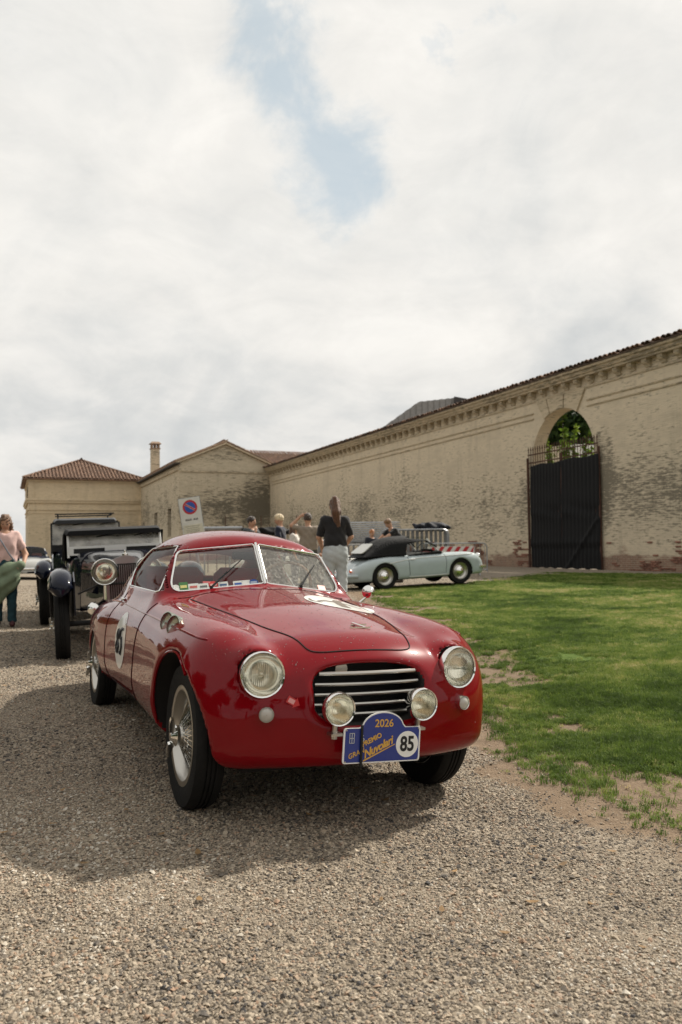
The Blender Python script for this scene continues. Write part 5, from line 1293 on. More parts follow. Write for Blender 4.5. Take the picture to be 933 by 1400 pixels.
def convertible():
    t = thing('convertible', 'powder blue vintage convertible with black hood raised, parked side-on by the lawn', 'car')
    V, Q = nets(f_p, (0, -2.1, .15), (.9, 1.95, 1.0), .024, True); c = V[Q].mean(1); ax = np.abs(c[:, 0])
    inner = ((np.abs(c[:, 1] + .15) < .66) & (ax < .57) & (c[:, 2] < .86) & (c[:, 2] > .5)); well = np.zeros(len(Q), bool)
    for yy in (1.05, -1.05): well |= (np.hypot(c[:, 1] - yy, c[:, 2] - .31) < .355) & (ax < p_w(c[:, 1]) - .035)
    mi = np.zeros(len(Q), int); mi[well | (c[:, 2] < .225)] = 1; mi[inner] = 2
    mesh_np('body', V, Q, [M_pblue, M_under, mat('oxblood_leather', (.16, .03, .025), .6)], t, mi)
    V, Q = nets(f_pt, (0, -1.6, .78), (.8, .65, 1.40), .024, True); top = mesh_np('hood', V, Q, [M_top], t)
    q = MB(); P_ = [(-.36, -1.42, .91), (.36, -1.42, .91), (.30, -1.06, 1.135), (-.30, -1.06, 1.135)]
    pol = roundpoly([(-.40, 0), (.40, 0), (.33, .40), (-.33, .40)], .1); n_ = Vector((0, -.56, .83)).normalized()
    q.prism(pol, (0, -1.46, .895), (1, 0, 0), (0, .83, .56), n_ * .02); q.build('rear_window', mat('hazy_vinyl', (.42, .42, .38), .3, coat=.5), top)
    for s in (1, -1):
        MB().tube([(s * .61, .52, .86), (s * .54, .25, 1.18)], .022, 6).build('windscreen_pillar', mat('white_trim_glint', (.62, .62, .60), .35, coat=.5), t)  # white colour imitates the bright reflection of a chrome pillar
        # side mouldings
        for nm, pts, r in (('belt_moulding', [(-1.15, .60), (-.4, .70), (.4, .725), (1.45, .735)], .010), ('sill_moulding', [(-.42, .275), (.1, .272), (.72, .272)], .014)):
            Pp = smooth_path(pts, 30); X = surf_side(Pp[:, 0], Pp[:, 1], f_p); MB().tube([(s * (x + .006), y, z) for (y, z), x in zip(Pp, X)], r, 5).build(nm, mat('white_trim_glint', (.62, .62, .60), .35, coat=.5), t)
        Pp = smooth_path([(-.40, .80), (-.405, .6), (-.40, .32)], 16); X = surf_side(Pp[:, 0], Pp[:, 1], f_p); MB().tube([(s * (x + .001), y, z) for (y, z), x in zip(Pp, X)], .006, 4).build('door_gap', M_gap, t)
        Pp = smooth_path([(.62, .80), (.63, .6), (.60, .32)], 16); X = surf_side(Pp[:, 0], Pp[:, 1], f_p); MB().tube([(s * (x + .001), y, z) for (y, z), x in zip(Pp, X)], .006, 4).build('door_gap', M_gap, t)
        MB().box((s * .815, -.30, .70), (.03, .13, .025), bev=.01).build('door_handle', M_chrome, t)
        lamp(t, 'headlight', (s * .56, 1.70, .655), (math.radians(-4), 0, -s * .1), .095, .05, bulge=.3, bulb=False)
        MB().box((s * .62, -1.90, .50), (.06, .07, .075), (0, 0, s * .5), bev=.02).build('tail_light', mat('amber_lamp', (.75, .12, .02), .3), t)
        for yy in (1.05, -1.05):
            w = part('wheel', t, (s * .68, yy, .33), (0, 0, 0 if s > 0 else PI)); tyre(MB(), .33, .165, .205, False, 32).build('tyre', M_tyre, w, True)
            MB().lathe([(.212, .072), (.20, .07), (.195, .045), (.15, .02), (.12, .04), (.001, .04)], (0, 0, 0), (1, 0, 0), 28).build('rim', M_alu, w, True, 40)
            MB().lathe([(.115, .035), (.112, .06), (.085, .085), (.04, .10), (.001, .103)], (0, 0, 0), (1, 0, 0), 24).build('hub_cap', M_chrome, w, True)
    for yb, zb, sg in ((1.93, .40, 1), (-2.05, .38, -1)):
        MB().tube([(-.72, yb - sg * .30, zb), (-.60, yb - sg * .06, zb), (-.3, yb + sg * .01, zb), (.3, yb + sg * .01, zb), (.60, yb - sg * .06, zb), (.72, yb - sg * .30, zb)], .038, 8).build('bumper', M_pblue if sg < 0 else M_chrome, t, True)
    bd = MB().box((-.815, .78, .665), (.02, .17, .075)); b_ = bd.build('entry_badge', mat('badge_blue', (.02, .07, .40), .4), t); MB().box((-.827, .78, .665), (.004, .10, .03)).build('lettering', mat('badge_white', (.7, .72, .75), .4), b_)
    MB().lathe([(.18 + .010 * math.cos(a), .010 * math.sin(a)) for a in np.linspace(0, 2 * PI, 7)[:-1]], (.30, .18, .92), (0, -.85, .5), 24, closed=True).build('steering_wheel', M_black, t, True)
    for s in (1, -1): MB().box((s * .28, -.45, .80), (.42, .14, .42), (-.2, 0, 0), bev=.05).build('seat', mat('oxblood_leather', (.16, .03, .025)), t)
    q = MB(); q.add([(-.585, .50, .88), (.585, .50, .88), (.49, .26, 1.24), (-.49, .26, 1.24)], [(0, 1, 2, 3)]); q.build('windscreen', M_glass, t)
    return t
pc = convertible()
PCX, PCY = 1.76, 20.47
def place(o, x, y, z, head, pitch=0, rollv=0):
    """head: compass heading of the nose, 0 = +y, 90deg = +x"""
    o.location = (x, y, z); o.rotation_euler = (Matrix.Rotation(-math.radians(head), 4, 'Z') @ Matrix.Rotation(math.radians(pitch), 4, 'X') @ Matrix.Rotation(math.radians(rollv), 4, 'Y')).to_euler()
place(pc, PCX, PCY, .135, 68, 2.6)
def recolor(root, mp, drop=()):
    dead = [o for o in root.children_recursive if o.name.split('.')[0] in drop]; dead += [c for o in dead for c in o.children_recursive if c not in dead]
    for o in dead: bpy.data.objects.remove(o)
    for o in root.children_recursive:
        for i, sl_ in enumerate(o.material_slots):
            nm_ = sl_.material.name if sl_.material else ''
            if nm_ in mp: sl_.link = 'OBJECT'; sl_.material = mp[nm_]
c2 = copy_tree(pc); tag(c2, 'cream vintage convertible nose mostly hidden behind the woman with the ponytail', 'car'); recolor(c2, {'powder_blue_paint': M_cream}, ('entry_badge', 'lettering', 'hood', 'rear_window')); place(c2, -1.35, 23.0, .10, 100, 1)
c3 = copy_tree(pc); tag(c3, 'silver vintage convertible with dark blue hood, nose-on at the far left', 'car'); recolor(c3, {'powder_blue_paint': M_silv, 'black_hood_cloth': M_dkblue}, ('entry_badge', 'lettering')); place(c3, -12.9, 33.0, .03, 155)

# ================================================================== vintage tourers
M_navy = paint_mat('midnight_blue_paint', (.004, .006, .015)); M_blk = paint_mat('black_paint', (.006, .006, .007)); M_white = mat('white_trim_glint', (.62, .62, .60), .35, coat=.5)
M_tan = mat('tan_leather', (.22, .13, .075), .6)
def fender(path, w, crown, material, name, parent, sx, xoff):
    Pp = smooth_path(path, 40); b = MB(); n = 9; vs = []
    T = np.gradient(Pp, axis=0); T /= np.linalg.norm(T, axis=1)[:, None]; Nn = np.stack([-T[:, 1], T[:, 0]], 1)
    if Nn[20, 1] < 0: Nn = -Nn
    for i in range(40):
        e = min(1, (i + .2) / 4) ** .5
        for j in range(n):
            u = -1 + 2 * j / (n - 1); x = xoff + u * w * (e if i < 4 else 1); d = -crown * u * u - (.05 if abs(u) > .99 else 0)
            vs.append((sx * x, Pp[i, 0] + Nn[i, 0] * d, Pp[i, 1] + Nn[i, 1] * d))
    b.add(vs, [(i * n + j, (i + 1) * n + j, (i + 1) * n + j + 1, i * n + j + 1) for i in range(39) for j in range(n - 1)])
    o = b.build(name, material, parent, True, 60); md = o.modifiers.new('s', 'SOLIDIFY'); md.thickness = .012; return o
def tourer(label, M_body, roof=1.395, boxy=False, wheelbase=2.75):
    t = thing('vintage_tourer', label, 'car')
    # bonnet and tub lofted from ring sections
    def ring(y, w, z0, z1, r): return [(x, y, z) for x, z in roundpoly([(-w, z0), (w, z0), (w * .93, z1), (-w * .93, z1)], [.02, .02, r, r], 5)]
    def loft(nm, rings, m):
        b = MB(); n = len(rings[0]); vs = [p for r_ in rings for p in r_]; b.add(vs, [(i * n + k, i * n + (k + 1) % n, (i + 1) * n + (k + 1) % n, (i + 1) * n + k) for i in range(len(rings) - 1) for k in range(n)] + [tuple(range(n)), tuple(range((len(rings) - 1) * n, len(rings) * n))[::-1]])
        return b.build(nm, m, t, True, 40)
    loft('bonnet', [ring(-.02, .235, .50, 1.04, .16), ring(-.5, .31, .48, 1.075, .18), ring(-1.0, .40, .46, 1.11, .20), ring(-1.22, .45, .45, 1.125, .22)], M_body)
    lv = MB(); lv.box((0, 0, 0), (.012, .022, .22)); l0 = None
    for s in (1, -1):
        for k in range(12):
            y = -.18 - k * .075
            if l0 is None: l0 = lv.build('louvre', M_body, t); o = l0
            else: o = inst(l0, t)
            o.location = (s * (.262 + (-y) * .165), y, .78); o.rotation_euler = (0, 0, s * .35)
    loft('body_tub', [ring(-1.22, .455, .42, 1.13, .22), ring(-1.50, .55, .42, 1.14, .20), ring(-1.75, .60, .42, 1.05, .06), ring(-2.7, .62, .42, 1.06, .06), ring(-3.15, .55, .45, 1.05, .08), ring(-3.35, .40, .50, .95, .1)], M_body)
    # radiator
    rs = loft('radiator_shell', [[(x, y, z) for x, z in roundpoly([(-.20, .46), (.20, .46), (.245, 1.0), (0, 1.085), (-.245, 1.0)], [.02, .02, .07, .12, .07], 5)] for y in (-.03, .045)], mat('dull_nickel', (.30, .30, .29), .35, 1.0))
    MB().box((0, .046, .74), (.36, .006, .50)).build('radiator_core', M_black, t)
    s0 = None
    for k in range(17):
        x = -.176 + k * .022
        if s0 is None: s0 = MB().box((0, 0, 0), (.006, .014, .47)).build('radiator_slat', mat('dull_nickel', (.30, .30, .29), .35, 1.0), t); o = s0
        else: o = inst(s0, t)
        o.location = (x, .054, .74)
    MB().lathe([(.03, 0), (.03, .02), (.012, .03), (.012, .055), (.001, .06)], (0, .01, 1.075), (0, 0, 1), 14).build('radiator_cap', M_chrome, t, True)
    # fenders front and rear with running boards
    for s in (1, -1):
        fender([(.50, .70), (.47, .84), (.30, .945), (.05, .97), (-.25, .90), (-.6, .70), (-.95, .50), (-1.25, .42)], .125, .055, M_body, 'front_fender', t, s, .665)
        yb = -wheelbase
        fender([(-2.0, .42), (yb + .62, .50), (yb + .38, .78), (yb, .92), (yb - .35, .82), (yb - .5, .6)], .12, .05, M_body, 'rear_fender', t, s, .665)
        MB().box((s * .66, -1.65, .40), (.22, .95, .03), bev=.01).build('running_board', M_black, t)
        va = MB(); va.prism([(.40, .50), (.40, .84), (.05, .93), (-.5, .72), (-1.2, .42), (-.5, .42)], (s * .53, 0, 0), (0, 1, 0), (0, 0, 1), (s * .012, 0, 0)); va.build('fender_valance', M_body, t)
        for yy in (0, yb): wire_wheel(t, s, (s * .665, yy, .385), R=.385, W_=.15, rim=.245, nsp=20)
        hl = lamp(t, 'headlight', (s * .225, .16, .915), (math.radians(-1), 0, -s * .02), .140, .17, bulge=.10, ring=.07)
        MB().tube([(s * .225, .08, .80), (s * .225, .08, .62)], .018, 8).build('headlamp_stem', M_chrome, t)
        MB().lathe([(.02, -.04), (.05, -.02), (.066, .0), (.060, .015), (.03, .030), (.001, .034)], (s * .36, .26, .545), (0, 1, 0), 18).build('driving_lamp', M_chrome, t, True)
        MB().tube([(s * .30, -3.2, .42), (s * .30, -.2, .42), (s * .30, .35, .46), (s * .30, .52, .40)], .028, 6).build('chassis_rail', M_black, t)
    MB().tube([(-.5, .14, .70), (-.29, .10, .78), (.29, .10, .78), (.5, .14, .70)], .010, 8).build('lamp_bar', M_black, t)
    MB().cyl((-.6, 0, .385), (.6, 0, .385), .028, 8).build('front_axle', M_black, t); MB().cyl((-.6, -wheelbase, .385), (.6, -wheelbase, .385), .04, 8).build('rear_axle', M_black, t)
    # windscreen
    zt = roof - .05; y0, y1 = -1.50, -1.60
    fr = MB()
    for s in (-1, 1): fr.tube([(s * .56, y0 + .02, 1.06), (s * .56, y1, zt)], .016, 6)
    fr.tube([(-.56, y1, zt), (.56, y1, zt)], .012, 6); fr.box((0, y0 + .005, 1.185), (1.12, .022, .030)); fr.box((0, y0 + .015, 1.10), (1.10, .02, .022)); fr.box((0, y0 + .012, 1.143), (.26, .018, .065)); fr.box((-.53, y0 + .012, 1.143), (.06, .018, .065)); fr.box((.53, y0 + .012, 1.143), (.06, .018, .065))
    fr.build('windscreen_frame', M_white if not boxy else M_black, t)
    for s in (-1, 1): MB().box((s * .315, y0 + .004, 1.143), (.37, .006, .055)).build('scuttle_vent', M_black, t)
    q = MB(); q.add([(-.55, y0 - .005, 1.20), (.55, y0 - .005, 1.20), (.55, y1, zt), (-.55, y1, zt)], [(0, 1, 2, 3)]); q.build('windscreen', M_glassw, t)
    for x0, x1 in ((-.42, -.24), (.02, .22)): MB().tube([(x0, y1 + .03, zt - .01), ((x0 + x1) / 2, y1 + .035, zt - .02), (x1, y1 + .03, zt - .035)], .007, 5).build('wiper', M_blackp, t)
    # hood cloth
    bw = .88 if boxy else 1.0
    rr = [ring(-1.52, .585 * bw, zt - .01, roof, .04), ring(-1.9, .63 * bw, roof - .06, roof + .04, .06), ring(-2.6, .64 * bw, 1.0 if boxy else 1.02, roof + .05, .10), ring(-3.1, .60, 1.0, roof - .02, .12), ring(-3.3, .54, 1.0, roof - .18, .10)]
    hd = loft('hood_cloth', rr, M_top if not boxy else mat('grey_roof', (.02, .022, .025), .45))
    for s in (-1, 1):
        MB().prism([(-1.62, roof - .02), (-2.65, roof - .02), (-2.65, 1.0), (-1.85, 1.0)] if not boxy else [(-1.60, roof - .02), (-3.2, roof - .02), (-3.2, .9), (-1.56, .9)], (s * .60 * bw, 0, 0), (0, 1, 0), (0, 0, 1), (s * .012, 0, 0)).build('side_curtain', M_top, t)
        MB().lathe([(.17 * 1, -.03), (.17, .04), (.13, .09), (.001, .10)], (s * .27, -2.12, 1.20), (0, 1, .1), 20).build('seat_back', M_tan, t, True)
    MB().lathe([(.19 + .010 * math.cos(a), .010 * math.sin(a)) for a in np.linspace(0, 2 * PI, 7)[:-1]], (-.27, -1.78, 1.18), (0, -.8, .6), 24, closed=True).build('steering_wheel', M_black, t, True)
    return t
HD = 180 - 19.5
tb = tourer('gleaming black vintage tourer with big round headlamp and raised hood right behind the red coupe', M_navy)
place(tb, -2.30, 8.62, .01, HD, 0, 2.2)
tb2 = tourer('tall dark closed vintage car with boxy grey roof parked behind the black tourer', M_navy, roof=1.62, boxy=True)
place(tb2, -3.86, 12.3, .05, HD, 0, 1.5)
q = MB()
for s in (-1, 1): q.tube([(s * .45, -1.9, 1.70), (s * .45, -1.9, 1.735), (s * .45, -3.0, 1.735), (s * .45, -3.0, 1.70)], .014, 6)
for y in (-1.95, -2.9): q.cyl((-.5, y, 1.74), (.5, y, 1.74), .013, 6)
q.build('roof_rack', M_black, tb2)
MB().box((.25, -1.66, 1.42), (.08, .03, .05), bev=.01).build('red_lamp', mat('red_lamp', (.7, .05, .02), .3, emit=((1, .08, .03), .6)), tb2)
# ================================================================== people
SKIN = mat('skin', (.46, .26, .17), .55, var=.12, vscale=9)
M_eye = mat('eye_dark', (.02, .015, .012), .3); M_lip = mat('lips', (.36, .13, .11), .5)
def V3(*a): return np.array(a, float)
def person(label, loc, heading, H=1.75, J=None, shirt=((.1, .1, .1), 'short'), trousers=(.05, .06, .09), hair=((.05, .03, .02), 'short'), shoes=(.05, .04, .03), look=(0, 0), lean=0, fem=False, dz=0, hem=.98, fit=1.0, only_top=False):
    """local frame: +x the person's right... viewed from behind; +y forwards"""
    k = H / 1.75
    P = dict(pel=(0, 0, .95), wst=(0, 0, 1.10), chs=(0, 0, 1.30), nck=(0, 0, 1.47), hed=(0, .02, 1.625))
    for s, n in ((1, 'r'), (-1, 'l')):
        P.update({'sh' + n: (s * (.155 if fem else .18), 0, 1.425), 'el' + n: (s * .23, -.02, 1.14), 'wr' + n: (s * .24, .08, .91), 'ha' + n: (s * .24, .12, .83),
                  'hp' + n: (s * .085, 0, .92), 'kn' + n: (s * .10, .02, .49), 'an' + n: (s * .105, -.02, .09), 'to' + n: (s * .13, .14, .045)})
    P.update(J or {}); P = {a: V3(*b) * k for a, b in P.items()}
    t = thing('person', label, 'person', (*loc, float(gh(loc[0], loc[1])) + dz)); t.rotation_euler = (0, 0, -math.radians(heading))
    # head frame
    yaw, pit = math.radians(look[0]), math.radians(look[1]); Rh = np.array(Matrix.Rotation(-yaw, 3, 'Z') @ Matrix.Rotation(pit, 3, 'X'))
    hc = P['hed']; hs = k * 1.0
    def hl(x, y, z): X, Y, Z = x - hc[0], y - hc[1], z - hc[2]; return (Rh[0, 0] * X + Rh[1, 0] * Y + Rh[2, 0] * Z, Rh[0, 1] * X + Rh[1, 1] * Y + Rh[2, 1] * Z, Rh[0, 2] * X + Rh[1, 2] * Y + Rh[2, 2] * Z)
    def hw(p): return hc + Rh @ (V3(*p) * hs)
    def oell(x, y, z, p, q, rx, ry):       # flattened capsule (torso segments)
        return (caps(x, y * rx / ry, z, (p[0], p[1] * rx / ry, p[2]), (q[0], q[1] * rx / ry, q[2]), rx)) * min(1, ry / rx)
    def torso(x, y, z, g=0.0):
        w = .93 if fem else 1.0
        f = oell(x, y, z, P['pel'] - V3(0, 0, .02), P['pel'] + V3(0, 0, .03), .150 * k * fit + g, .112 * k * fit + g)
        f = smin(f, oell(x, y, z, P['pel'], P['wst'], (.118 if fem else .135) * k * fit + g, .095 * k * fit + g), .08)
        f = smin(f, oell(x, y, z, P['wst'] + V3(0, 0, .06), P['chs'], .150 * w * k * fit + g, .105 * k * fit + g), .08)
        f = smin(f, caps(x, y, z, P['shl'] * .8 + P['chs'] * .2, P['shr'] * .8 + P['chs'] * .2, .068 * k + g), .07)
        if fem:
            for s in (-1, 1): f = smin(f, ell(x, y, z, P['chs'] + V3(s * .075, .085, -.02) * k, (.07 * k + g, .06 * k + g, .07 * k + g)), .04)
        return f
    def arm(x, y, z, n, g=0.0, upto=1.0):
        a = caps(x, y, z, P['sh' + n], P['el' + n] * upto + P['sh' + n] * (1 - upto), .050 * k + g, (.050 - .011 * upto) * k + g)
        return a
    def legs(x, y, z, g=0.0):
        f = None
        for n in 'rl':
            a = smin(caps(x, y, z, P['hp' + n], P['kn' + n], .088 * k * fit + g, .056 * k + g), caps(x, y, z, P['kn' + n], P['an' + n], .056 * k + g, .040 * k + g * 1.5), .04)
            f = a if f is None else smin(f, a, .02)
        return f
    def head(x, y, z):
        X, Y, Z = hl(x, y, z); f = ell(X, Y, Z, (0, 0, .02 * k), (.073 * k, .092 * k, .098 * k))
        f = smin(f, ell(X, Y, Z, (0, .022 * k, -.045 * k), (.054 * k, .062 * k, .068 * k)), .04)
        f = smin(f, caps(X, Y, Z, (0, .088 * k, .005 * k), (0, .103 * k, -.022 * k), .009 * k, .013 * k), .02)
        for s in (-1, 1): f = smin(f, ell(X, Y, Z, (s * .073 * k, -.008 * k, -.008 * k), (.010 * k, .018 * k, .030 * k)), .01)
        return f
    def bodyf(x, y, z):
        f = torso(x, y, z)
        f = smin(f, caps(x, y, z, P['nck'] - V3(0, 0, .06) * k, hw((0, -.01, -.05)), .056 * k, .050 * k), .04)
        f = smin(f, head(x, y, z), .02)
        for n in 'rl':
            f = smin(f, arm(x, y, z, n), .03); f = smin(f, caps(x, y, z, P['el' + n], P['wr' + n], .039 * k, .026 * k), .02)
            d = P['ha' + n] - P['wr' + n]; f = smin(f, ell(x, y, z, P['wr' + n] + d * .55, (.034 * k, .030 * k, .040 * k)), .02)
        if not only_top:
            f = smin(f, legs(x, y, z), .03)
            for n in 'rl': f = smin(f, caps(x, y, z, P['an' + n] - V3(0, .03, .03) * k, P['to' + n], .036 * k, .028 * k), .03)
        return f
    A = np.array(list(P.values())); lo, hi = A.min(0) - .16, A.max(0) + .16; hi[2] += .02; h = .0165
    if only_top: lo[2] = P['pel'][2] - .14 * k
    Vb, Qb = nets(bodyf, lo, hi, h); Vb = [tuple(v) for v in Vb]; Qb = [tuple(q) for q in Qb]
    # five separate fingers per hand, bent at the knuckles
    fm = MB(); fm.v = Vb; fm.f = Qb; fm.m = [0] * len(Qb)
    for n in 'rl':
        w_, ha = P['wr' + n], P['ha' + n]; d = (ha - w_) / max(np.linalg.norm(ha - w_), 1e-6); side = np.cross(d, V3(0, 1, .2)); side /= np.linalg.norm(side); nrm = np.cross(side, d)
        base = w_ + d * .075 * k
        for i, ln in enumerate((.066, .076, .072, .056)):
            o = base + side * (i - 1.5) * .017 * k; m1 = o + d * ln * .5 * k + nrm * .006 * k; e = m1 + (d * .8 + nrm * .6) * ln * .5 * k
            fm.tube([tuple(o - d * .012 * k), tuple(m1), tuple(e)], [.0092 * k, .0085 * k, .0060 * k], 6)
        o = w_ + d * .030 * k - side * .026 * k; m1 = o + (d * .6 - side * .7) * .034 * k; e = m1 + (d * .9 - side * .2) * .030 * k; fm.tube([tuple(o), tuple(m1), tuple(e)], [.011 * k, .010 * k, .007 * k], 6)
    fm.build('body', SKIN, t, True, 180)
    # clothes
    nm = 'c_%d_%d_%d' % tuple(int(c * 1000) for c in shirt[0]); ms = mat('cloth_' + nm, shirt[0], .9, var=.15, vscale=7, bump=.5, bscale=14, sheen=.2)
    upto = {'short': .62, 'long': 1.0, 'half': .8}[shirt[1]]
    def shirtf(x, y, z):
        f = torso(x, y, z, .014); f = np.maximum(f, hem * k - z)
        f = smax(f, -(caps(x, y, z, P['nck'] + V3(0, .02, .03) * k, P['nck'] + V3(0, .02, .2) * k, .085 * k)), .01)
        for n in 'rl':
            f = smin(f, arm(x, y, z, n, .016, upto), .02)
            if shirt[1] == 'long': f = smin(f, caps(x, y, z, P['el' + n], P['wr' + n], .050 * k, .036 * k), .02)
        wr = .006 * np.sin(z * 38 + x * 22) * np.sin(x * 30 + y * 26); return f + wr
    Vs, Qs = nets(shirtf, lo, hi, h); mesh_np('shirt', Vs, Qs, ms, t)
    if not only_top and trousers is not None:
        mt = mat('denim_%d_%d' % (int(trousers[0] * 1000), int(trousers[2] * 1000)), trousers, .9, var=.25, vscale=5, bump=.5, bscale=16)
        def trf(x, y, z):
            f = smin(legs(x, y, z, .016), oell(x, y, z, P['pel'] - V3(0, 0, .03), P['pel'] + V3(0, 0, .05), .172 * k * fit, .136 * k * fit), .05)
            f = np.maximum(f, z - (P['pel'][2] + (.115 if fem else .08) * k)); f = np.maximum(f, .07 * k - z); return f + .005 * np.sin(z * 45 + x * 12) * np.sin(x * 20 + z * 17)
        Vs, Qs = nets(trf, lo, hi, h); mesh_np('trousers', Vs, Qs, mt, t)
        msx = mat('shoe_%d' % int(shoes[0] * 1000), shoes, .6)
        def shf(x, y, z):
            f = None
            for n in 'rl':
                a = caps(x, y, z, P['an' + n] - V3(0, .035, .045) * k, P['to' + n] + V3(0, .02, -.005) * k, .046 * k, .038 * k); f = a if f is None else np.minimum(f, a)
            return np.maximum(f, .004 - z)
        Vs, Qs = nets(shf, (lo[0], lo[1], -.02), (hi[0], hi[1] + .05, .2), h * .8); mesh_np('shoes', Vs, Qs, msx, t)
    # hair
    hcx, style = hair; mh = mat('hair_%d_%d' % (int(hcx[0] * 1000), int(hcx[1] * 1000)), hcx, .65, var=.45, vscale=30, bump=.9, bscale=60, sheen=.3)
    def hairf(x, y, z):
        X, Y, Z = hl(x, y, z); X, Y, Z = X / k, Y / k, Z / k
        f = ell(X, Y, Z, (0, -.012, .035), (.086, .098, .098)) + .006 * np.sin(X * 90) * np.sin(Z * 80 + Y * 60)
        f = smax(f, -ell(X, Y, Z, (0, .085, -.055), (.078, .075, .105)), .015); f = smax(f, -.045 - Z if style in ('short', 'curly_top') else -.09 - Z, .02)
        if style == 'curly_top': f = smin(f, ell(X, Y, Z, (0, .03, .085), (.07, .06, .045)), .03)
        if style == 'long':
            for s in (-1, 1): f = smin(f, caps(X, Y, Z, (s * .075, -.01, -.02), (s * .092, .025, -.17), .034, .030), .03) + .004 * np.sin(Z * 120 + X * 50)
            f = smin(f, caps(X, Y, Z, (0, -.07, .0), (0, -.07, -.15), .07, .06), .04)
        if style == 'pony':
            f = smin(f, ell(X, Y, Z, (0, -.03, .115), (.045, .05, .04)), .03); f = smin(f, caps(X, Y, Z, (0, -.07, .12), (.01, -.125, -.08), .042, .075), .02); f = smin(f, caps(X, Y, Z, (.01, -.125, -.08), (.045, -.13, -.33), .075, .030), .02) + .004 * np.sin(X * 140 + Z * 20)
        return f * k
    hl_, hh_ = hc - .42 * k, hc + .22 * k; Vs, Qs = nets(hairf, hl_, hh_, h * .8); mesh_np('hair', Vs, Qs, mh, t)
    for s in (-1, 1):
        p = hw((s * .031, .086, .012)); MB().sphere(tuple(p), .0105 * k, 8, 6).build('eye', M_eye, t, True)
    p0, p1 = hw((-.022, .080, -.058)), hw((.022, .080, -.058)); MB().tube([tuple(p0), tuple(hw((0, .087, -.058))), tuple(p1)], .0045 * k, 5).build('mouth', M_lip, t, True)
    return t
def at(px, Y): return ((px - 466.5) / 1088 * Y, Y)
# 1 woman at the left edge
pw = person('woman in pale pink T-shirt looking down, green jacket over her arm, far left', (-4.98, 11.8), 160, 1.64, J={'ell': (-.30, .0, 1.12), 'wrl': (-.27, .18, .95), 'hal': (-.20, .24, .92), 'elr': (.31, -.02, 1.13), 'wrr': (.20, .20, 1.0), 'har': (.12, .26, .99), 'anl': (-.11, .10, .09), 'tol': (-.12, .27, .045), 'knl': (-.10, .10, .49)},
    shirt=((.62, .42, .38), 'short'), trousers=(.015, .05, .065), hair=((.13, .065, .03), 'long'), shoes=(.06, .012, .015), look=(0, -28), fem=True, fit=1.22, hem=.90)
jk = thing('folded_jacket', 'sage green jacket bundled over the arm of the woman in pink', 'jacket', (pw.location[0], pw.location[1], pw.location[2])); jk.rotation_euler = pw.rotation_euler
def jf(x, y, z):
    f = ell(x, y, z, (-.08, .19, .70), (.13, .11, .21)); f = smin(f, ell(x, y, z, (.08, .21, .66), (.12, .10, .20)), .06); f = smin(f, caps(x, y, z, (.06, .19, .62), (.10, .17, .40), .12, .08), .06); f = smin(f, caps(x, y, z, (-.20, .20, .90), (-.02, .22, .82), .07), .05)
    return f + .018 * np.sin(x * 22 + z * 14 + 2 * np.sin(z * 9)) * np.sin(y * 20 + z * 8)
Vs, Qs = nets(jf, (-.5, -.05, .3), (.4, .5, 1.15), .018); mesh_np('cloth', Vs, Qs, mat('sage_cloth', (.17, .215, .14), .9, var=.25, vscale=5, bump=.5, bscale=12), jk)
bg_ = thing('shoulder_bag_strap', 'thin grey shoulder strap crossing the pink T-shirt', 'strap', tuple(pw.location)); bg_.rotation_euler = pw.rotation_euler
MB().tube([(.12, .10, 1.36), (.03, .20, 1.22), (-.06, .19, 1.06), (-.16, .17, .92)], .010, 6).build('band', mat('grey_strap', (.12, .14, .17), .7), bg_)
# 2 the group behind the red car
YB = 18.3
person('dark-haired man in charcoal T-shirt resting his hand on his chin, left of the blond man', at(343, 18.2), 125, 1.80, J={'elr': (.27, .16, 1.12), 'wrr': (.10, .24, 1.42), 'har': (.03, .17, 1.50), 'ell': (-.16, .20, 1.12), 'wrl': (.06, .28, 1.12), 'hal': (.12, .28, 1.13)},
    shirt=((.045, .055, .06), 'short'), hair=((.030, .018, .012), 'short'), trousers=(.05, .05, .06), look=(-15, -8))
person('blond man in navy T-shirt turned left towards the man touching his chin', at(383, 18.0), -80, 1.83, shirt=((.010, .014, .032), 'short'), hair=((.62, .50, .32), 'curly_top'), trousers=(.04, .05, .08), look=(0, -12))
person('man in taupe T-shirt seen from behind with one hand on his head', at(421, 17.0), -8, 1.80, J={'ell': (-.34, .02, 1.50), 'wrl': (-.14, .02, 1.70), 'hal': (-.06, .0, 1.72), 'elr': (.27, -.03, 1.16), 'wrr': (.30, .02, .92)},
    shirt=((.24, .195, .15), 'short'), hair=((.045, .028, .018), 'short'), trousers=(.06, .06, .05), look=(15, -5))
person('person in white top half hidden between the blond man and the man in taupe', at(402, 19.6), 100, 1.66, shirt=((.60, .55, .50), 'short'), hair=((.10, .05, .03), 'long'), trousers=(.05, .05, .06), fem=True, look=(0, -10))
person('woman with long auburn ponytail, black top and pale jeans, seen from behind', at(458, 12.2), -4, 1.80, J={'elr': (.24, .05, 1.17), 'wrr': (.19, .24, 1.06), 'har': (.14, .30, 1.08), 'ell': (-.24, .05, 1.17), 'wrl': (-.19, .22, 1.02), 'hal': (-.14, .28, 1.03)},
    shirt=((.012, .011, .012), 'half'), hair=((.10, .042, .018), 'pony'), trousers=(.42, .45, .46), shoes=(.5, .48, .45), fem=True, look=(0, 5), hem=1.03, dz=.05)
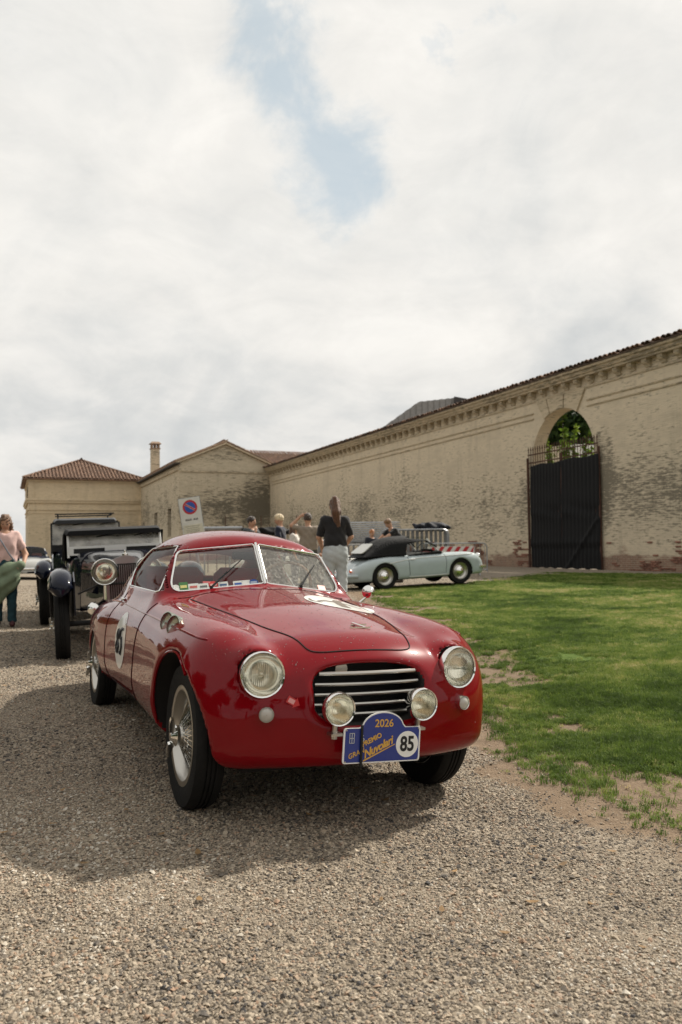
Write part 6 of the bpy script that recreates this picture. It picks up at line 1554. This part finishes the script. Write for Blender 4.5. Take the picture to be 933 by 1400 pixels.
# 3 the two by the blue car
person('ginger-haired boy in dark jacket behind the folded hood of the blue convertible', at(508, 22.6), 150, 1.52, shirt=((.012, .015, .024), 'long'), hair=((.33, .13, .04), 'short'), trousers=(.03, .03, .04), look=(0, -15))
person('young man in black T-shirt leaning onto the hood of the blue convertible with straight arms', at(543, 22.4), -118, 1.85, J={'pel': (0, -.08, .96), 'wst': (0, .0, 1.11), 'chs': (0, .10, 1.29), 'nck': (0, .19, 1.44), 'hed': (0, .27, 1.57), 'shr': (.18, .17, 1.38), 'shl': (-.18, .17, 1.38), 'elr': (.17, .38, 1.22), 'wrr': (.12, .56, 1.10), 'har': (.10, .64, 1.07), 'ell': (-.17, .38, 1.24), 'wrl': (-.12, .58, 1.14), 'hal': (-.10, .66, 1.11), 'hpr': (.085, -.1, .92), 'hpl': (-.085, -.1, .92)},
    shirt=((.009, .009, .010), 'short'), hair=((.17, .09, .035), 'curly_top'), trousers=(.03, .03, .04), look=(0, -38))

# ================================================================== street furniture
M_galv = mat('galvanised_steel', (.34, .35, .36), .45, .7, var=.2)
M_post = mat('grey_post', (.28, .28, .28), .5, .5)
sg_ = thing('no_parking_sign', 'tilted no-parking sign with blue and red disc above a paper notice', 'sign', (*at(278, 15.0), 0)); sg_.rotation_euler = (0, math.radians(-8), math.radians(3))
sg_.location.z = float(gh(*at(278, 15.0))) + .20
MB().cyl((0, .03, -.3), (0, .03, 1.9), .03, 10).build('post', M_post, sg_)
def plate(nm, x, z, w, h, m, y=0, th=.006, parent=sg_): return MB().box((x, y, z), (w, th, h), bev=.002).build(nm, m, parent)
Mw = mat('sign_white', (.62, .61, .55), .5, var=.08)
pn = plate('panel', 0, 1.68, .40, .56, Mw, -.01)
MB().box((0, -.005, 1.68), (.415, .006, .575)).build('panel_back', mat('sign_grey_edge', (.16, .17, .18), .5), sg_)
for nm, r0, r1, m, y in (('red_ring', .0, .137, mat('sign_red', (.48, .03, .035), .45), -.015), ('blue_disc', 0, .100, mat('sign_blue', (.03, .09, .36), .45), -.018)):
    MB().lathe([(.001, 0), (r1, 0), (r1, .003)], (0.0, y, 1.78), (0, 1, 0), 36).build(nm, m, pn)
def bar_(nm, w, m, y): b = MB(); c = math.cos(math.radians(-36)); s = math.sin(math.radians(-36)); u = Vector((c, 0, s)); v = Vector((-s, 0, c)); L = .108; b.prism([(-L, -w), (L, -w), (L, w), (-L, w)], (0, y, 1.78), u, v, (0, -.0015, 0)); b.build(nm, m, pn)
bar_('white_edge', .018, Mw, -.0185); bar_('red_bar', .012, mat('sign_red', (.48, .03, .035)), -.0205)
text_mesh('DALLE   ALLE', .040, 'lettering', mat('print_black', (.02, .02, .02)), pn, Matrix.Translation((0, -.0155, 1.545)) @ Matrix.Rotation(PI / 2, 4, 'X'), ext=.0005, bold=.002)
nt = plate('notice', .005, 1.30, .36, .30, mat('paper_notice', (.60, .57, .45), .8, var=.08), -.012)
MB().box((.005, -.004, 1.29), (.41, .006, .34)).build('notice_back', mat('sign_white', (.6, .6, .55)), sg_)
for i, (w, z) in enumerate(((.28, 1.42), (.22, 1.385), (.26, 1.35), (.24, 1.32), (.14, 1.29), (.26, 1.26), (.20, 1.23), (.10, 1.20))):
    MB().box((0, -.0155, z), (w, .001, .008)).build('text_line', mat('faded_ink', (.24, .22, .15), .8), nt)
# crowd barriers
def barrier_mesh(L=2.2, Hh=1.05):
    f = MB(); f.tube([(-L / 2, 0, .12), (-L / 2, 0, Hh - .12), (-L / 2 + .04, 0, Hh - .04), (-L / 2 + .12, 0, Hh), (L / 2 - .12, 0, Hh), (L / 2 - .04, 0, Hh - .04), (L / 2, 0, Hh - .12), (L / 2, 0, .12)], .020, 6)
    f.cyl((-L / 2, 0, .20), (L / 2, 0, .20), .016, 6); return f
def barrier(label, loc, rz, group=None, cat='barrier'):
    t = thing('crowd_barrier', label, cat, loc, rz, group); barrier_mesh().build('frame', M_galv, t); b0 = None
    for i in range(15):
        x = -1.02 + i * .146
        if b0 is None: b0 = MB().cyl((0, 0, .20), (0, 0, 1.04), .008, 5, False).build('bar', M_galv, t); o = b0
        else: o = inst(b0, t)
        o.location = (x, 0, 0)
    for s in (-1, 1): MB().tube([(s * .85, -.26, .01), (s * .85, 0, .16), (s * .85, .26, .01)], .016, 5).build('foot', M_galv, t)
    return t
fx, fy = at(618, 25.6); fz = float(gh(fx, fy))
rwb = barrier('steel crowd barrier with red and white striped board behind the nose of the convertible', (fx, fy, fz), -.05)
bd = MB().box((-.05, -.03, .82), (1.50, .02, .26), bev=.004).build('board', mat('board_white', (.62, .60, .56), .5), rwb)
for i in range(6):
    x0 = -.80 + i * .262; MB().prism([(max(x0, -.79), .695), (min(x0 + .13, .69), .695), (min(x0 + .30, .69), .945), (min(max(x0 + .17, -.79), .69), .945)], (0, -.0415, 0), (1, 0, 0), (0, 0, 1), (0, -.002, 0)).build('red_stripe', mat('stripe_red', (.42, .02, .025), .5), bd)
def stack(nm, label, loc, rz, n, L=2.2, top=True, flat=False):
    t = thing(nm, label, 'barriers', loc, rz)
    base = barrier_mesh(L); b0 = None
    fr = base.build('barrier_frame', M_galv, t)
    bars = MB()
    for i in range(14): bars.cyl((-L / 2 + .1 + i * (L - .2) / 13, 0, .2), (-L / 2 + .1 + i * (L - .2) / 13, 0, 1.04), .009, 4, False)
    bs = bars.build('barrier_bars', M_galv, t)
    for k in range(n):
        for o0 in (fr, bs):
            o = o0 if k == 0 else inst(o0, t)
            if flat: o.location = (random.uniform(-.05, .05), -.5, .30 + k * .075); o.rotation_euler = (-PI / 2 * .97, 0, random.uniform(-.04, .04))
            else: o.location = (random.uniform(-.04, .04), k * .075, .0); o.rotation_euler = (random.uniform(-.03, .03), 0, 0)
    return t
def sp(px, Y): x, y = at(px, Y); return (x, y, float(gh(x, y)))
stack('barrier_stack', 'block of upright steel barriers behind the black hood, right of the leaning man', sp(567, 26.5), -.12, 9).scale = (1, 1, 1.45)
stack('barrier_stack', 'tall pile of steel barriers lying flat on a rack behind the ponytail woman', (sp(495, 29)[0], 29, .95), .1, 11, 2.6, flat=True)
stack('barrier_stack', 'row of upright barriers below the flat pile, left of the boy', sp(487, 27.5), .05, 6, 2.6)
stack('barrier_stack', 'upright steel barriers standing behind the blond man', sp(395, 28), -.05, 7, 2.4).scale = (1, 1, 1.25)
fn = thing('barrier_rack', 'low grey steel rack under the flat pile of barriers', 'rack', sp(495, 29.3), .1)
for x in (-1.3, 0, 1.3): MB().box((x, 0, .6), (.08, .6, 1.2)).build('leg', M_galv, fn)
MB().box((0, 0, 1.18), (2.9, .7, .08)).build('shelf', M_galv, fn)
cvx = thing('dark_tarpaulin', 'dark crumpled tarpaulin draped over the barriers behind the leaning man', 'tarpaulin', sp(589, 26.9))
def tf(x, y, z): return ell(x, y, z, (0, 0, 1.62), (.62, .34, .16)) + .04 * np.sin(x * 13) * np.sin(z * 17 + x * 5) * np.cos(y * 11)
Vs, Qs = nets(tf, (-.8, -.5, 1.3), (.8, .5, 1.9), .035); mesh_np('cloth', Vs, Qs, mat('navy_tarp', (.010, .012, .018), .8), cvx)
cvy = thing('dark_tarpaulin', 'black sheeting heaped on the barriers between the two men talking', 'tarpaulin', sp(365, 28.3)); Vs2 = Vs * np.array([1.5, 1, 1.0]); mesh_np('cloth', Vs2, Qs, mat('black_cloth', (.011, .011, .012)), cvy)
# horizontal tube barrier left of the men
tb_ = thing('tubular_rail', 'grey horizontal steel tube rail on thin posts, right of the no-parking sign', 'rail', sp(298, 20.5))
for z in (1.60, 1.50): MB().cyl((-.55, 0, z), (.62, 0, z), .045 if z > 1.55 else .03, 10).build('tube', M_galv, tb_)
MB().cyl((.62, 0, 1.56), (.75, 0, 1.54), .06, 10).build('end_cap', M_black, tb_)
for x in (-.35, .30): MB().cyl((x, 0, 0), (x, 0, 1.60), .02, 6).build('post', M_galv, tb_)
# iron railing posts in front of the gable building
ir = thing('iron_railing', 'thin dark iron railing in front of the gabled building', 'railing', sp(330, 34))
for i in range(13): MB().cyl((-2.2 + i * .38, 0, 0), (-2.2 + i * .38, 0, 2.0 + (i % 4 == 0) * .4), .018, 5).build('bar', M_rust, ir)
for z in (.4, 1.8): MB().cyl((-2.2, 0, z), (2.4, 0, z), .016, 5).build('rail', M_rust, ir)
# gravel path strip beside the wall
